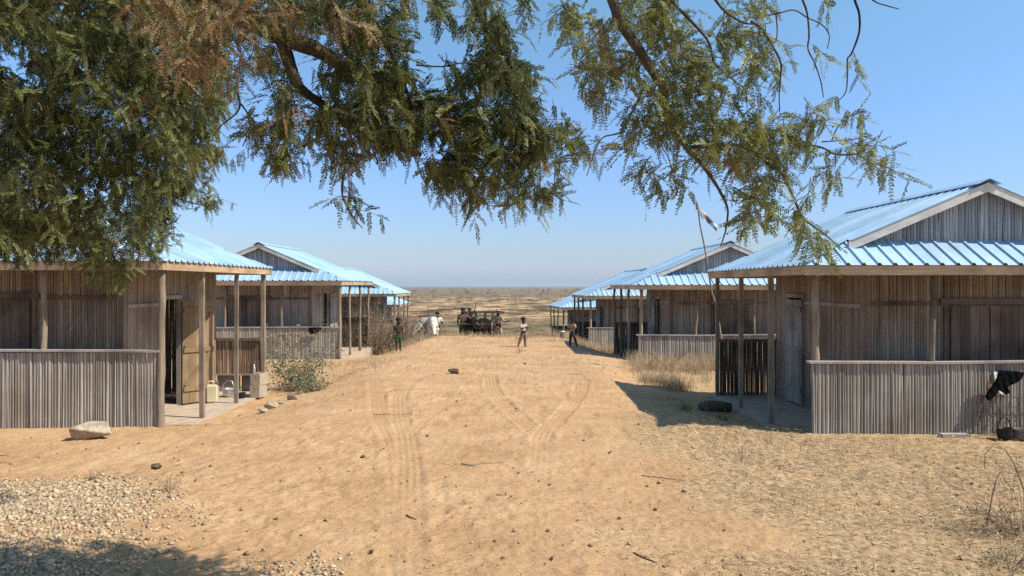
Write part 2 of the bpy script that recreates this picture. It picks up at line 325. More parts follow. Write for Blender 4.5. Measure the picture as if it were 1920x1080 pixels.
def ground():
    xs = [0.0]
    while xs[-1] < 5200:
        x = xs[-1]; xs.append(x+(0.022 if x < 3.9 else 0.036 if x < 7 else 0.09 if x < 12 else max(0.09, (x-11)*0.11)))
    xs = np.array(xs); xs = np.r_[-xs[:0:-1], xs]
    ys = [4.4]
    while ys[-1] < 9000:
        y = ys[-1]; ys.append(y+(0.00045*y*y+0.009 if y < 45 else y*0.024))
    ys = np.array(ys); ys = np.r_[[-60, -30, -15, -8, -4, -1, 1, 2, 3, 3.6, 4.1], ys]
    X, Y = np.meshgrid(xs, ys); nx, ny = len(xs), len(ys)
    Z = H0(X, Y)
    tm = np.zeros_like(X); tz = np.zeros_like(X)
    for (pts, hw), wt in zip(TR, TW):
        P = resample([px2g(*p) for p in pts]); lo = P.min(0)-0.4; hi = P.max(0)+0.4
        sel = np.where((X > lo[0]) & (X < hi[0]) & (Y > lo[1]) & (Y < hi[1])); gx = X[sel]; gy = Y[sel]
        best = np.full(gx.shape, 9.0); off = np.zeros_like(best)
        for k in range(len(P)-1):
            a = P[k]; e = P[k+1]-a; L2 = e@e
            t = np.clip(((gx-a[0])*e[0]+(gy-a[1])*e[1])/L2, 0, 1); dx = gx-a[0]-t*e[0]; dy = gy-a[1]-t*e[1]
            dd = np.hypot(dx, dy); sg = np.sign(e[0]*dy-e[1]*dx); u = dd < best; best = np.where(u, dd, best); off = np.where(u, dd*sg, off)
        m = (1-sstep(hw*0.7, hw*1.15, best))*wt*(.4+.6*sstep(6.4, 9.0, gy))*(.4+.6*sstep(.25, .5, vnoise(gx*1.3, gy*.9, 77)))
        prof = 0.0065*np.cos(2*math.pi*off/0.075)-0.009
        berm = 0.009*np.exp(-((best-hw*1.2)/0.05)**2)*np.minimum(1, wt)*(.2+.8*sstep(6.4, 9.5, gy))
        brk = 0.55+0.75*vnoise(gx*2.2, gy*2.2, 5)
        tz[sel] = np.where(m > 0.02, np.minimum(tz[sel], 0)*(1-m)+prof*m*brk, tz[sel])+berm*brk; tm[sel] = np.maximum(tm[sel], np.clip(m, 0, 1))
    nearm = (1-sstep(26, 40, Y))*sstep(3.5, 4.5, Y)*(1-sstep(9, 14, np.abs(X)))
    churn = (fbm(X*8.5, Y*6.5, 11, 4)-0.5)*0.052*sstep(0.3, 0.6, fbm(X*0.5, Y*0.5, 21, 2))+(fbm(X*19, Y*15, 31, 3)-0.5)*0.024
    foot = np.clip(vnoise(X*3.6, Y*3.0, 41)-0.62, 0, 1)*(-0.085)*sstep(8, 11, Y)*(1-sstep(17, 22, Y))*(1-sstep(2.5, 4, np.abs(X)))
    Z = Z+nearm*((churn+foot)*(1-0.85*tm)+tz)
    Z += 0.17*np.exp(-(((X-2.75)/0.55)**2+((Y-11.7)/0.65)**2))
    # mound of earth by the right-hand porch and a rut beside the left-hand one
    Z += 0.10*np.exp(-(((X-3.35)/0.5)**2+((Y-16.6)/0.8)**2))-0.10*np.exp(-(((X+4.35)/0.5)**2+((Y-18.2)/0.8)**2))
    Z += 0.09*np.exp(-(((X+3.9)/1.3)**2+((Y-6.3)/1.2)**2))          # heap under the gravel
    lit = sstep(0.2, 1.4, X-1.0-0.10*(Y-8)+2.2*(fbm(X*0.7, Y*0.7, 51, 3)-0.5)-1.2*np.exp(-(((X-2.0)/0.8)**2+((Y-6.2)/0.55)**2)))*(1-sstep(11.0, 13.5, Y))
    lit = np.maximum(lit, 0.5*sstep(0.55, 0.7, fbm(X*0.9, Y*0.5, 61, 3))*sstep(15, 20, Y))
    lit = np.maximum(lit, 0.8*sstep(2.6, 3.8, X)*sstep(15, 18, Y))
    far = sstep(31, 44, Y+6*(fbm(X*0.3, Y*0.3, 71, 3)-0.5)+np.clip(np.abs(X+0.5)-4, 0, 30)*0.8)
    gr = np.clip(sstep(30, 50, Y)*(1-sstep(95, 135, Y+40*(fbm(X*0.03, Y*0.03, 81, 3)-0.5)))*0.85+sstep(330, 420, Y+160*(fbm(X*0.004, Y*0.004, 91, 3)-0.5))*0.6, 0, 1)
    V = np.stack([X, Y, Z], -1).reshape(-1, 3).astype('f')
    i = np.arange(nx*ny).reshape(ny, nx); Q = np.stack([i[:-1, :-1], i[:-1, 1:], i[1:, 1:], i[1:, :-1]], -1).reshape(-1, 4)
    me = bpy.data.meshes.new('ground'); me.vertices.add(len(V)); me.vertices.foreach_set('co', V.ravel())
    me.loops.add(Q.size); me.loops.foreach_set('vertex_index', Q.ravel().astype('i'))
    me.polygons.add(len(Q)); me.polygons.foreach_set('loop_start', np.arange(0, Q.size, 4, dtype='i')); me.polygons.foreach_set('use_smooth', np.ones(len(Q), bool))
    for nm, A in (('litter', lit), ('far', far), ('green', gr)):
        a = me.attributes.new(nm, 'FLOAT', 'POINT'); a.data.foreach_set('value', np.clip(A, 0, 1).astype('f').ravel())
    me.materials.append(M['ground']); me.update(calc_edges=True)
    o = bpy.data.objects.new('ground', me); COL.objects.link(o); o['kind'] = 'structure'
    return xs, ys, Z
GX, GY, GZ = ground()
def gz(x, y):
    i = int(np.clip(np.searchsorted(GX, x)-1, 0, len(GX)-2)); j = int(np.clip(np.searchsorted(GY, y)-1, 0, len(GY)-2))
    fx = (x-GX[i])/(GX[i+1]-GX[i]); fy = (y-GY[j])/(GY[j+1]-GY[j])
    return float((GZ[j, i]*(1-fx)+GZ[j, i+1]*fx)*(1-fy)+(GZ[j+1, i]*(1-fx)+GZ[j+1, i+1]*fx)*fy)
def gzv(x, y):
    i = np.clip(np.searchsorted(GX, x)-1, 0, len(GX)-2); j = np.clip(np.searchsorted(GY, y)-1, 0, len(GY)-2)
    fx = (x-GX[i])/(GX[i+1]-GX[i]); fy = (y-GY[j])/(GY[j+1]-GY[j])
    return (GZ[j, i]*(1-fx)+GZ[j, i+1]*fx)*(1-fy)+(GZ[j+1, i]*(1-fx)+GZ[j+1, i+1]*fx)*fy

# ------------------------------------------------------------------ houses
def slats(mb, P, a, b, z0, z1, pitch=0.05, depth=0.018, side=1, jit=0.012, skip=0.0):
    """half-round slats from plan point a to b; z0/z1 numbers or functions of 0..1; side = which way they bulge"""
    a = Vector((*a, 0)); b = Vector((*b, 0)); L = (b-a).length; t = (b-a)/L; nrm = Vector((-t.y, t.x, 0))*side
    x = 0.0
    while x < L-0.004:
        wd = min(pitch*random.uniform(0.62, 1.4), L-x)
        if random.random() < skip: x += wd*0.35; continue
        tone = random.random(); tilt = random.gauss(0, 0.005); g = random.uniform(0.0002, 0.0014)
        f = (x+wd/2)/L
        zb = (z0(f) if callable(z0) else z0)-random.uniform(0, jit); zt = (z1(f) if callable(z1) else z1)-random.uniform(0, jit)*0.5
        dp = depth*random.uniform(0.7, 1.3); pr = []
        for q, h in ((0.0, 0), (0.12, .75), (0.5, 1), (0.88, .75), (1.0, 0)): pr.append((x+g+(wd-2*g)*q, dp*h+random.uniform(-.001, .001)))
        i = len(mb.v)
        for z, dx in ((zb, -tilt), (zt, tilt)):
            for s_, h in pr:
                p = a+t*(s_+dx)+nrm*h; mb.v.append(P(p.x, p.y, z)); mb.t.append(tone)
        for k in range(4): mb.f.append((i+k, i+k+1, i+k+6, i+k+5))
        mb.f.append((i+5, i+6, i+7, i+8, i+9))
        x += wd
def wobble_post(mb, p, q, r0, r1, n=8, seg=7, tone=0.5, wob=0.012):
    p = Vector(p); q = Vector(q); pts = []; rad = []
    for k in range(seg+1):
        f = k/seg; pts.append(p.lerp(q, f)+Vector((random.gauss(0, wob), random.gauss(0, wob), 0))*(0 if k in (0, seg) else 1)); rad.append((r0+(r1-r0)*f)*random.uniform(.93, 1.07))
    mb.tube(pts, rad, n, tone)
def house(s, x0, d0, yaw, zb, fb, hw, Wh, label, lod=0, open_door=False, end='solid', uw=1.1, shut=False):
    root = empty('house', (x0, d0, zb), R(yaw)); tag(root, label, 'house', 'plank houses with blue metal roofs along the dirt street')
    P = lambda u, v, z: (s*u, v, z)
    E0 = -0.15; E1 = E0+2*Wh; V0 = -0.2; V1 = 4.95; ze = fb+0.13; m = 0.427; ur = E0+Wh; zr = ze+m*Wh
    r = 0.37; uh = E0+r/m; hv = 0.65; vr0 = V0+0.42; vr1 = V1-0.42; vg0 = V0+hv; vg1 = V1-hv; U1 = E1-0.15
    SL = M['slat'] if s < 0 and lod == 1 else M['slat_warm']; pit = 0.044 if lod == 0 else 0.07 if lod == 1 else 0.11
    # --- roof
    def prof(a0, a1, extra=()):
        out = []; pitch = 0.215; k = 0; n = max(1, round((a1-a0)/pitch)); p = (a1-a0)/n
        for k in range(n):
            b = a0+k*p
            out += [(b, 0), (b+p*0.66, 0), (b+p*0.75, 0.03), (b+p*0.90, 0.03)]
        out.append((a1, 0))
        for e in extra:
            if all(abs(e-q[0]) > 1e-4 for q in out): out.append((e, float(np.interp(e, [q[0] for q in out], [q[1] for q in out])) ))
            out.sort()
        return out
    rb = MB()
    def strip(pr, lo, hi, tone=0.5):
        for k_, ((a, h), (b, g)) in enumerate(zip(pr[:-1], pr[1:])):
            if k_ % 16 == 0: tone = random.random()
            q = [lo(a, h), lo(b, g), hi(b, g), hi(a, h)]
            rb.quadpts(q, tone)
    for mir in (0, 1):
        U = (lambda u: u) if not mir else (lambda u: 2*ur-u)
        def um(v): return E0+(uh-E0)*min(1, max(0, (v-V0)/hv), max(0, (V1-v)/hv))
        zz = lambda u: ze+m*(u-E0)
        strip(prof(V0, V1, (vg0, vg1)), lambda v, h: P(U(E0), v, zz(E0)+h), lambda v, h: P(U(um(v)), v, zz(um(v))+h))
        strip(prof(vr0, vr1), lambda v, h: P(U(uh), v, zz(uh)+h+.002), lambda v, h: P(U(ur), v, zz(ur)+h))
        VV = (lambda v: v) if not mir else (lambda v: V0+V1-v)
        def vm(u): return V0+hv*min(1, max(0, (u-E0)/(uh-E0)), max(0, (E1-u)/(uh-E0)))
        zs = lambda v: ze+(v-V0)/hv*r
        strip(prof(E0, E1, (uh, E1-uh+E0)), lambda u, h: P(u, VV(V0), ze+h), lambda u, h: P(u, VV(vm(u)), zs(vm(u))+h))
    roof = rb.build('roof', M['roof'], root)
    c = MB()
    for sg in (-1, 1):
        k = 0; v = vr0-0.03
        while v < vr1+0.03:
            v2 = min(v+0.5, vr1+0.03)
            c.hexa([P(ur, v, zr+.045), P(ur, v2, zr+.045), P(ur+sg*.17, v2, zr+.04-m*.17), P(ur+sg*.17, v, zr+.04-m*.17), P(ur, v, zr+.052), P(ur, v2, zr+.052), P(ur+sg*.17, v2, zr+.047-m*.17), P(ur+sg*.17, v, zr+.047-m*.17)])
            v = v2
    c.build('ridge_cap', M['roof'], roof)
    if lod == 0:
        for sg, uu in ((1, E0), (-1, E1)):         # flashing along the front hips
            hc = MB(); hc.beam(P(uu+sg*.02, V0+.015, ze+.045), P(uu+sg*(uh-E0), vg0-.01, ze+r+.045), 0.10, 0.012)
            hc.build('hip_cap', M['roof'], roof)
    # --- fascia, barge boards
    th = 0.028
    for (a, b) in (((E0+.03, V0+.04), (E1-.03, V0+.04)), ((E0+.03, V1-.04), (E1-.03, V1-.04))):
        f = MB(); za, zb_ = random.uniform(-.014, .004), random.uniform(-.014, .004); f.hexa([P(a[0], a[1], fb+za), P(b[0], a[1], fb+zb_), P(b[0], a[1]+th, fb+zb_), P(a[0], a[1]+th, fb+za), P(a[0], a[1], fb+.126+za*.3), P(b[0], a[1], fb+.126+zb_*.3), P(b[0], a[1]+th, fb+.126+zb_*.3), P(a[0], a[1]+th, fb+.126+za*.3)], random.random()); f.build('fascia', M['fascia'], root)
    for u in (E0+.03, E1-.03-th):
        f = MB(); f.box(P(u, V0+.04+th+.002, fb-.002), P(u+th, V1-.04-.002, fb+.126), random.random()); f.build('fascia', M['fascia'], root)
    for v in (vr0+.012, vr1-.012-th):
        for sg in (-1, 1):
            q = MB(); h = .125
            e = uh if sg < 0 else 2*ur-uh; zl = zr-m*(ur-uh)
            pts = [(e+sg*.05, zl-m*.05), (ur, zr)]
            lo = [P(pts[0][0], v, pts[0][1]-h-.01), P(pts[1][0], v, pts[1][1]-h-.01), P(pts[1][0], v+th, pts[1][1]-h-.01), P(pts[0][0], v+th, pts[0][1]-h-.01)]
            hi = [P(pts[0][0], v, pts[0][1]-.005), P(pts[1][0], v, pts[1][1]-.005), P(pts[1][0], v+th, pts[1][1]-.005), P(pts[0][0], v+th, pts[0][1]-.005)]
            q.hexa(lo+hi, random.random()); q.build('barge_board', M['barge'], root)
    for v, sd in ((vg0+.01, -1), (vg1-.01, 1)):
        g = MB(); tot = 2*(ur-uh)
        slats(g, P, (uh, v), (2*ur-uh, v), ze+r-.05, lambda f: ze+r-.01+m*min(f, 1-f)*tot, pit, 0.02, sd); g.build('gable', M['gable_slat'], root)
    # --- slab, posts
    sb = MB(); sb.box(P(-.13, -.05, -.35), P(U1+.1, 4.85, 0)); sb.build('slab', M['slab'], root)
    sides = (-1, 1) if False else (1,)
    front = [(0.0, 0.0), (1.75, 0.03), (3.45, 0.03), (U1, 0.0)]
    street = [(0.0, 1.55), (0.0, 3.15), (0.0, 4.72)]
    for k, (u, v) in enumerate(front+street):
        pm = MB(); rr = 0.055 if k == 0 else random.uniform(.038, .050)
        if k == 0 and s > 0: wobble_post(pm, P(u+.13, v+.12, -.1), P(u+.15, v+.14, fb+.1), rr, rr-.006, 10, 10, random.random(), .008)
        elif k == 0: wobble_post(pm, P(u-.02, v-.03, -.1), P(u-.02, v+.02, fb+.1), rr+.006, rr-.006, 10, 10, random.random(), .005)
        elif lod == 0 and k >= 4:
            hb = rr*1.7; q0 = P(u, v, -.1); q1 = P(u, v+random.uniform(-.03, .03), fb+.1); pm.beam(q0, q1, hb, hb*.8, random.random(), (0,1,0))
        else: wobble_post(pm, P(u, v, -.1), P(u, v, fb+.1), rr, rr*.88, 8, 6, random.random())
        pm.build('post', M['post'], root, len(pm.v) > 8)
    # --- front half wall with its rail
    h = MB(); slats(h, P, (0.03, -.02), (U1, -.02), -.25, hw-.01, pit, 0.022, -1)
    h.box(P(0.03, .0, .12), P(U1, .05, .18)); hwall = h.build('half_wall', M['slat'], root)
    rl = MB(); ks = [-.02, 1.95, 3.6, U1]; zr0 = hw
    for a, b in zip(ks[:-1], ks[1:]):
        z1 = hw+random.uniform(-.012, .012); e0 = random.uniform(-.012, .012)
        for j in range(4): xa, xb = a+(b-a)*j/4+.0006, a+(b-a)*(j+1)/4; za, zb_ = zr0+(z1-zr0)*j/4-.004, zr0+(z1-zr0)*(j+1)/4-.004; rl.hexa([P(xa, e0-.07, za), P(xb, e0-.07, zb_), P(xb, e0+.07, zb_), P(xa, e0+.07, za), P(xa, e0-.07, za+.03), P(xb, e0-.07, zb_+.03), P(xb, e0+.07, zb_+.03), P(xa, e0+.07, za+.03)], .6)
        zr0 = z1
    rl.build('top_rail', M['plank_gray'], hwall)
    # --- panel closing the far end of the side porch
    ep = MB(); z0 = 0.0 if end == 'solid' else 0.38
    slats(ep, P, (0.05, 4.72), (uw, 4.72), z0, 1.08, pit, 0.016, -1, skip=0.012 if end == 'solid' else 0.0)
    epo = ep.build('end_panel', M['plank_dark'] if end == 'solid' else M['slat_brown'], root)  # solid panel takes the darker wood to paint in its backlit shade
    er = MB(); er.box(P(0.04, 4.66, 1.08), P(uw, 4.78, 1.14), .4)
    if end != 'solid':
        lr = MB(); lr.box(P(0.04, 4.68, .35), P(uw, 4.76, .38), .9); lr.build('bottom_rail', M['plank_gray'], epo)
    er.build('top_rail', M['plank_brown'], epo)
    if end != 'solid':
        lp = MB(); lp.box(P(0.5, 4.74, 0.0), P(uw-.02, 4.77, .345), .4); lp.box(P(0.05, 4.85, 0), P(.5, 4.87, .33), 0.1)
        lp.build('lower_board', M['plank_gray'], root)
    # --- room walls
    top = fb+.32; wf = 0.95; wb = 4.70; wu1 = U1-0.25
    od0, od1, oz = (3.25, 4.0, 2.0) if shut else (2.2, 2.9, 2.0)
    fw = MB(); slats(fw, P, (uw, wf), (wu1, wf), 0, top, pit, 0.016, -1)
    fwo = fw.build('wall', SL, root)
    tr = MB()
    for z in (hw-.10, fb-.46): tr.box(P(uw+.02, wf-.045, z), P(2.5, wf-.012, z+.06), random.random()); tr.box(P(3.75, wf-.045, z), P(wu1, wf-.012, z+.06), random.random())
    for u in (uw+.01, 2.42, 3.72): tr.box(P(u, wf-.05, 0), P(u+.06, wf-.012, fb+.1), random.random())
    tr.box(P(2.36, wf-.07, fb-.44), P(3.84, wf-.052, fb-.35), .5)
    tr.build('wall_frame', M['plank_brown'], fwo)
    for k in range(2):
        dm = MB(); ua = 2.52+k*.60
        for j in range(4): dm.box(P(ua+j*.145, wf-.06-.004*(j % 2), .03), P(ua+j*.145+.14, wf-.03, fb-.46), random.random())
        dm.build('door', M['plank_brown'], root)
    sw = MB()
    slats(sw, P, (uw, wf), (uw, od0), 0, top, pit, 0.016, 1); slats(sw, P, (uw, od1), (uw, wb), 0, top, pit, 0.016, 1); slats(sw, P, (uw, od0), (uw, od1), oz, top, pit, 0.016, 1)
    swo = sw.build('wall', SL, root)
    df = MB()
    for v in (od0-.05, od1-.01): df.box(P(uw-.05, v, 0), P(uw+.03, v+.06, oz), random.random())
    df.box(P(uw-.052, od0-.06, oz), P(uw+.028, od1+.06, oz+.07), .5)
    for z in (.95, oz-.12): df.box(P(uw-.04, wf+.03, z), P(uw-.014, od0-.048, z+.06), random.random())
    df.build('door_frame', M['plank_gray'], swo)
    bw = MB(); slats(bw, P, (uw, wb), (wu1, wb), 0, top, pit*1.5, 0.016, 1); bw.build('wall', M['slat'], root)
    ow = MB(); slats(ow, P, (wu1, wf), (wu1, wb), 0, top, pit*1.5, 0.016, -1); ow.build('wall', M['slat'], root)
    fl = MB(); fl.box(P(uw-.0, wf, 0.003), P(wu1, wb, 0.02)); fl.build('floor_screed', M['slab'], root)
    # --- leaf of the street door
    hinge = Vector((uw-.07, od1, 0))
    dr = Vector((-.62, .785, 0)).normalized() if open_door else Vector((-.03, 1, 0)).normalized()
    wid = 0.64 if open_door else 0.9; H = 1.96; n = Vector((-dr.y, dr.x, 0))*-1
    if n.y > 0: n = -n
    if not open_door: n = Vector((-1, 0, 0))
    if shut: hinge = Vector((uw-.055, od0-.06, 0)); dr = Vector((0, 1, 0)); wid = .82
    D = lambda a, z, o: P(*(hinge+dr*a+n*o).to_2d(), z)
    lf = MB(); k = 5; pw = wid/k
    for j in range(k):
        a0 = j*pw+.002; a1 = (j+1)*pw-.002; o = .002*(j % 2)
        lf.hexa([D(a0, .03, 0), D(a1, .03, 0), D(a1, .03, .022+o), D(a0, .03, .022+o), D(a0, H, 0), D(a1, H, 0), D(a1, H, .022+o), D(a0, H, .022+o)], random.random())
    dmat = M['plank_yellow'] if open_door else M['plank_gray']
    leaf = lf.build('door', dmat, root)
    if open_door: leaf['label'] = 'open yellowish plank door leaf with a Z brace'
    def bar(nm, a0, z0, a1, z1, w_, tone, o0=.026, o1=.048):
        br = MB(); dz = Vector((a1-a0, z1-z0)); nn = Vector((-dz.y, dz.x)).normalized()*w_/2
        c_ = [(a0-nn.x, z0-nn.y), (a1-nn.x, z1-nn.y), (a1+nn.x, z1+nn.y), (a0+nn.x, z0+nn.y)]
        br.hexa([D(a, z, o0) for a, z in c_]+[D(a, z, o1) for a, z in c_], tone); br.build(nm, dmat, leaf)
    for z in (.30, 1.03, 1.78): bar('rail', 0.02, z, wid-.02, z, .09, .3)
    if open_door:
        bar('brace', .05, .36, wid-.05, 1.0, .075, .05, .0265, .044); bar('brace', .05, 1.09, wid-.05, 1.72, .075, .05, .0265, .044)
    return root
house(1, 4.2, 10.65, 0, -.13, 2.38, 1.14, 2.82, 'nearest house on the right, its half wall behind the black garment', 0, False, 'solid', 1.2, True)
L1 = house(-1, -5.23, 11.3, 0, -.15, 2.48, 1.26, 2.80, 'nearest house on the left with the open yellow plank door, partly under the hanging foliage', 0, True, 'raised', 1.0)
house(1, 3.69, 22.1, 0, -.33, 2.31, .97, 2.95, 'second house on the right, behind the leaning flag pole, dry grass along its half wall', 1, False, 'solid', 1.15)
house(-1, -5.18, 22.9, 0, -.15, 2.26, .97, 2.66, 'second house on the left with a small black rag over its half wall', 1, False, 'solid', 1.05)
house(1, 3.47, 34, 2.4, -.87, 2.37, 1.05, 2.82, 'third house on the right, its grey front standing in tall dry grass', 2)
house(-1, -5.37, 35, 0, -.78, 2.36, 1.05, 2.82, 'third house on the left, half hidden behind dry thorny brush', 2)
house(1, 3.04, 45, 4.6, -1.7, 2.37, 1.05, 2.82, 'fourth and farthest house on the right, low beyond the crest', 2)
house(-1, -7.0, 47, 0, -1.6, 2.37, 1.05, 2.82, 'farthest house on the left, a scrap of roof seen between porch posts', 2)
# ------------------------------------------------------------------ fronds and foliage
class Fronds:
    def __init__(s): s.a = []
    def add(s, p, t, L, droop, tone, ll, K=12): s.a.append((*p, *t, L, droop, tone, ll))
    def quads(s, K=12):
        A = np.array(s.a, float); n = len(A); P = A[:, 0:3]; T = A[:, 3:6]; T /= np.linalg.norm(T, axis=1)[:, None]
        L, dr, tone, ll = A[:, 6], A[:, 7], A[:, 8], A[:, 9]
        B = np.cross(T, rng.normal(size=(n, 3))*0.5+np.array([0, 0, 1.0])); B /= np.linalg.norm(B, axis=1)[:, None]+1e-9
        Q = []; TN = []
        down = np.array([0, 0, -1.0])
        for k in range(K):
            s_ = (k+0.7)/K
            pos = P+T*(L*s_)[:, None]+down*(dr*L*s_*s_)[:, None]
            tg = T+down*(2*dr*s_)[:, None]; tg /= np.linalg.norm(tg, axis=1)[:, None]
            for sd in (-1, 1):
                ln = ll*(0.62+0.42*math.sin(math.pi*min(1, 0.12+0.88*s_)))*rng.uniform(.75, 1.15, n)
                v = B*sd*0.86+tg*0.42+down*0.22+rng.normal(size=(n, 3))*0.16
                v *= (ln/np.linalg.norm(v, axis=1))[:, None]
                wv = tg*(ln*0.30)[:, None]; mid = pos+v*0.5
                Q.append(np.stack([pos, mid+wv, pos+v, mid-wv], 1)); TN.append(np.clip(tone+rng.normal(size=n)*0.10, 0, 1))
        for a, b in ((0, .5), (.5, 1)):
            pa = P+T*(L*a)[:, None]+down*(dr*L*a*a)[:, None]; pb = P+T*(L*b)[:, None]+down*(dr*L*b*b)[:, None]
            wv = B*0.0011
            Q.append(np.stack([pa-wv, pa+wv, pb+wv, pb-wv], 1)); TN.append(tone*0.6)
        return np.concatenate(Q), np.concatenate(TN)
green, dry = Fronds(), Fronds()
twigs = MB()
def rv(): return Vector(rng.normal(size=3)).normalized()
def sprig(p, d, L, nf, fl, ll, brown=0.0, tone=0.5, rad=0.0022, seg=5, droop=0.4):
    p = Vector(p); d = Vector(d).normalized(); pts = [p.copy()]; cur = p.copy(); dd = d.copy()
    for k in range(seg):
        dd = (dd+Vector((0, 0, -1))*droop/seg+rv()*0.16).normalized(); cur = cur+dd*L/seg; pts.append(cur.copy())
    twigs.tube(pts, [rad*(1-0.6*k/seg) for k in range(seg+1)], 3, random.random(), False)
    isb = random.random() < brown
    for k in range(nf):
        f = (k+random.random()*0.6+0.4)/nf*seg; i = min(seg-1, int(f)); q = pts[i].lerp(pts[i+1], f-i); ax = (pts[i+1]-pts[i]).normalized()
        sd = ax.cross(rv()).normalized()
        t = (ax*0.45+sd*0.9+Vector((0, 0, -0.35))).normalized()
        (dry if isb and random.random() < 0.85 else green).add(q, t, fl*random.uniform(.65, 1.15), random.uniform(.0, .5), min(1, max(0, tone+random.gauss(0, .2))), ll*random.uniform(.8, 1.15))
SKYGAPS = [(1330, 400, 48, 70), (572, 138, 26, 42), (868, 200, 16, 18), (815, 110, 42, 46), (1030, 120, 26, 115), (1500, 120, 40, 70), (1420, 205, 60, 26), (600, 315, 22, 20), (720, 345, 40, 30), (1320, 25, 18, 16), (1265, 40, 14, 14), (1230, 300, 16, 30), (1500, 320, 30, 14), (640, 200, 0.1, 0.1)]
def cluster(cx, cy, rx, ry, d, dr, n, fl=.125, ll=.017, brown=0.0, tone=.5, L=.24, nf=8):
    for _ in range(n):
        a = random.uniform(0, 2*math.pi); r = math.sqrt(random.random())
        px = cx+rx*r*math.cos(a); py = cy+ry*r*math.sin(a); dd = d+random.uniform(-dr, dr)
        if any(((px-a_)/rx_)**2+((py-b_)/ry_)**2 < 1 for a_, b_, rx_, ry_ in SKYGAPS): continue
        dv = Vector((random.gauss(0, .8), random.gauss(0, .8), random.gauss(-.15, .55)))
        p = at(px, py, dd)+Vector((0, 0, L*.22)); sprig(p-dv.normalized()*L*0.4, dv, L*random.uniform(.6, 1.3), nf, fl, ll, brown, tone)
def inpoly(x, y, P):
    c = False; j = len(P)-1
    for i in range(len(P)):
        if (P[i][1] > y) != (P[j][1] > y) and x < (P[j][0]-P[i][0])*(y-P[i][1])/(P[j][1]-P[i][1])+P[i][0]: c = not c
        j = i
    return c
def polyfill(P, holes, d, dr, n, **k):
    xs = [p[0] for p in P]; ys = [p[1] for p in P]; c = 0
    while c < n:
        x = random.uniform(min(xs), max(xs)); y = random.uniform(min(ys), max(ys))
        if not inpoly(x, y, P): continue
        if any(((x-a)/rx)**2+((y-b)/ry)**2 < 1 for a, b, rx, ry in holes): continue
        c += 1; cluster(x, y, 1, 1, d(x, y) if callable(d) else d, dr, 1, **k)
tree = empty('tree', (-3.9, 1.0, gz(-3.9, 1.0))); tag(tree, 'large feathery-leaved tree whose boughs hang across the top of the view', 'tree')
TO = Vector(tree.location)
def branch(pts, r0, r1, name='branch', mat='bark', n=7, knot=0.06):
    mb = MB(); q = [Vector(p)-TO for p in pts]; fine = []
    for k in range(len(q)-1):                    # Catmull-Rom through the points
        p0 = q[max(k-1, 0)]; p1 = q[k]; p2 = q[k+1]; p3 = q[min(k+2, len(q)-1)]
        for j in range(4):
            t = j/4; fine.append(0.5*((2*p1)+(p2-p0)*t+(2*p0-5*p1+4*p2-p3)*t*t+(3*p1-p0-3*p2+p3)*t**3))
    fine.append(q[-1]); m = len(fine)
    mb.tube(fine, [(r0+(r1-r0)*k/(m-1))*random.uniform(1-knot, 1+knot*1.6) for k in range(m)], n, 0.5)
    mb.build(name, M[mat], tree, True); return [f+TO for f in fine]
tb = gz(-3.9, 1.0)
branch([(-3.9, 1.0, tb-.2), (-3.85, 1.0, tb+.5), (-3.7, 1.05, 1.5), (-3.55, 1.15, 2.5), (-3.3, 1.4, 3.4), (-2.9, 1.8, 4.2)], .30, .16, 'trunk', n=12)
# boughs (seen ones follow the photograph; each has its own distance)
branch([(-3.55, 1.15, 2.6), (-4.2, 2.6, 3.6), (-4.9, 4.6, 4.3), at(-150, 70, 6.6), at(40, 30, 6.8), at(150, 75, 6.9), at(230, 95, 7.0), at(330, 130, 7.0)], .075, .010)
branch([at(-150, 70, 6.6), at(-40, 170, 6.9), at(90, 195, 7.1), at(180, 250, 7.1), at(260, 330, 7.0), at(330, 360, 6.9)], .035, .006)
branch([(-3.3, 1.4, 3.4), (-3.0, 3.0, 4.1), at(330, -40, 4.52), at(450, 30, 4.52), at(530, 70, 4.52), at(590, 92, 4.52), at(640, 122, 4.57), at(700, 150, 4.62), at(770, 200, 4.72), at(850, 205, 4.82), at(930, 165, 4.92)], .085, .010)
branch([at(526, 70, 4.52), at(541, 115, 4.52), at(553, 150, 4.52), at(570, 172, 4.54), at(600, 193, 4.57), at(650, 235, 4.62), at(720, 270, 4.72), at(790, 290, 4.82)], .042, .012)
branch([at(640, -60, 4.32), at(690, 25, 4.32), at(725, 75, 4.37), at(745, 130, 4.42), at(770, 190, 4.52), at(790, 260, 4.62)], .022, .008)
branch([at(860, -60, 4.32), at(905, 40, 4.52), at(915, 110, 4.62), at(900, 165, 4.72), at(950, 160, 4.82), at(970, 190, 4.82), at(985, 230, 4.82), at(975, 300, 4.92)], .020, .007)
branch([(-3.3, 1.4, 3.5), (-2.2, 2.4, 4.5), (-.6, 3.2, 4.6), at(1090, -120, 3.6), at(1145, -10, 3.6), at(1162, 40, 3.6), at(1197, 92, 3.6), at(1222, 133, 3.6), at(1244, 167, 3.6), at(1250, 205, 3.62), at(1268, 250, 3.65), at(1290, 280, 3.7), at(1319, 312, 3.7), at(1342, 345, 3.7), at(1360, 378, 3.7)], .036, .006)
def tw(pts, d, r=.006, r1=None, n=5, name='branch'): return branch([at(x, y, d+.02*k) for k, (x, y) in enumerate(pts)], r, r1 or r*.45, name, 'bark', n, .1)
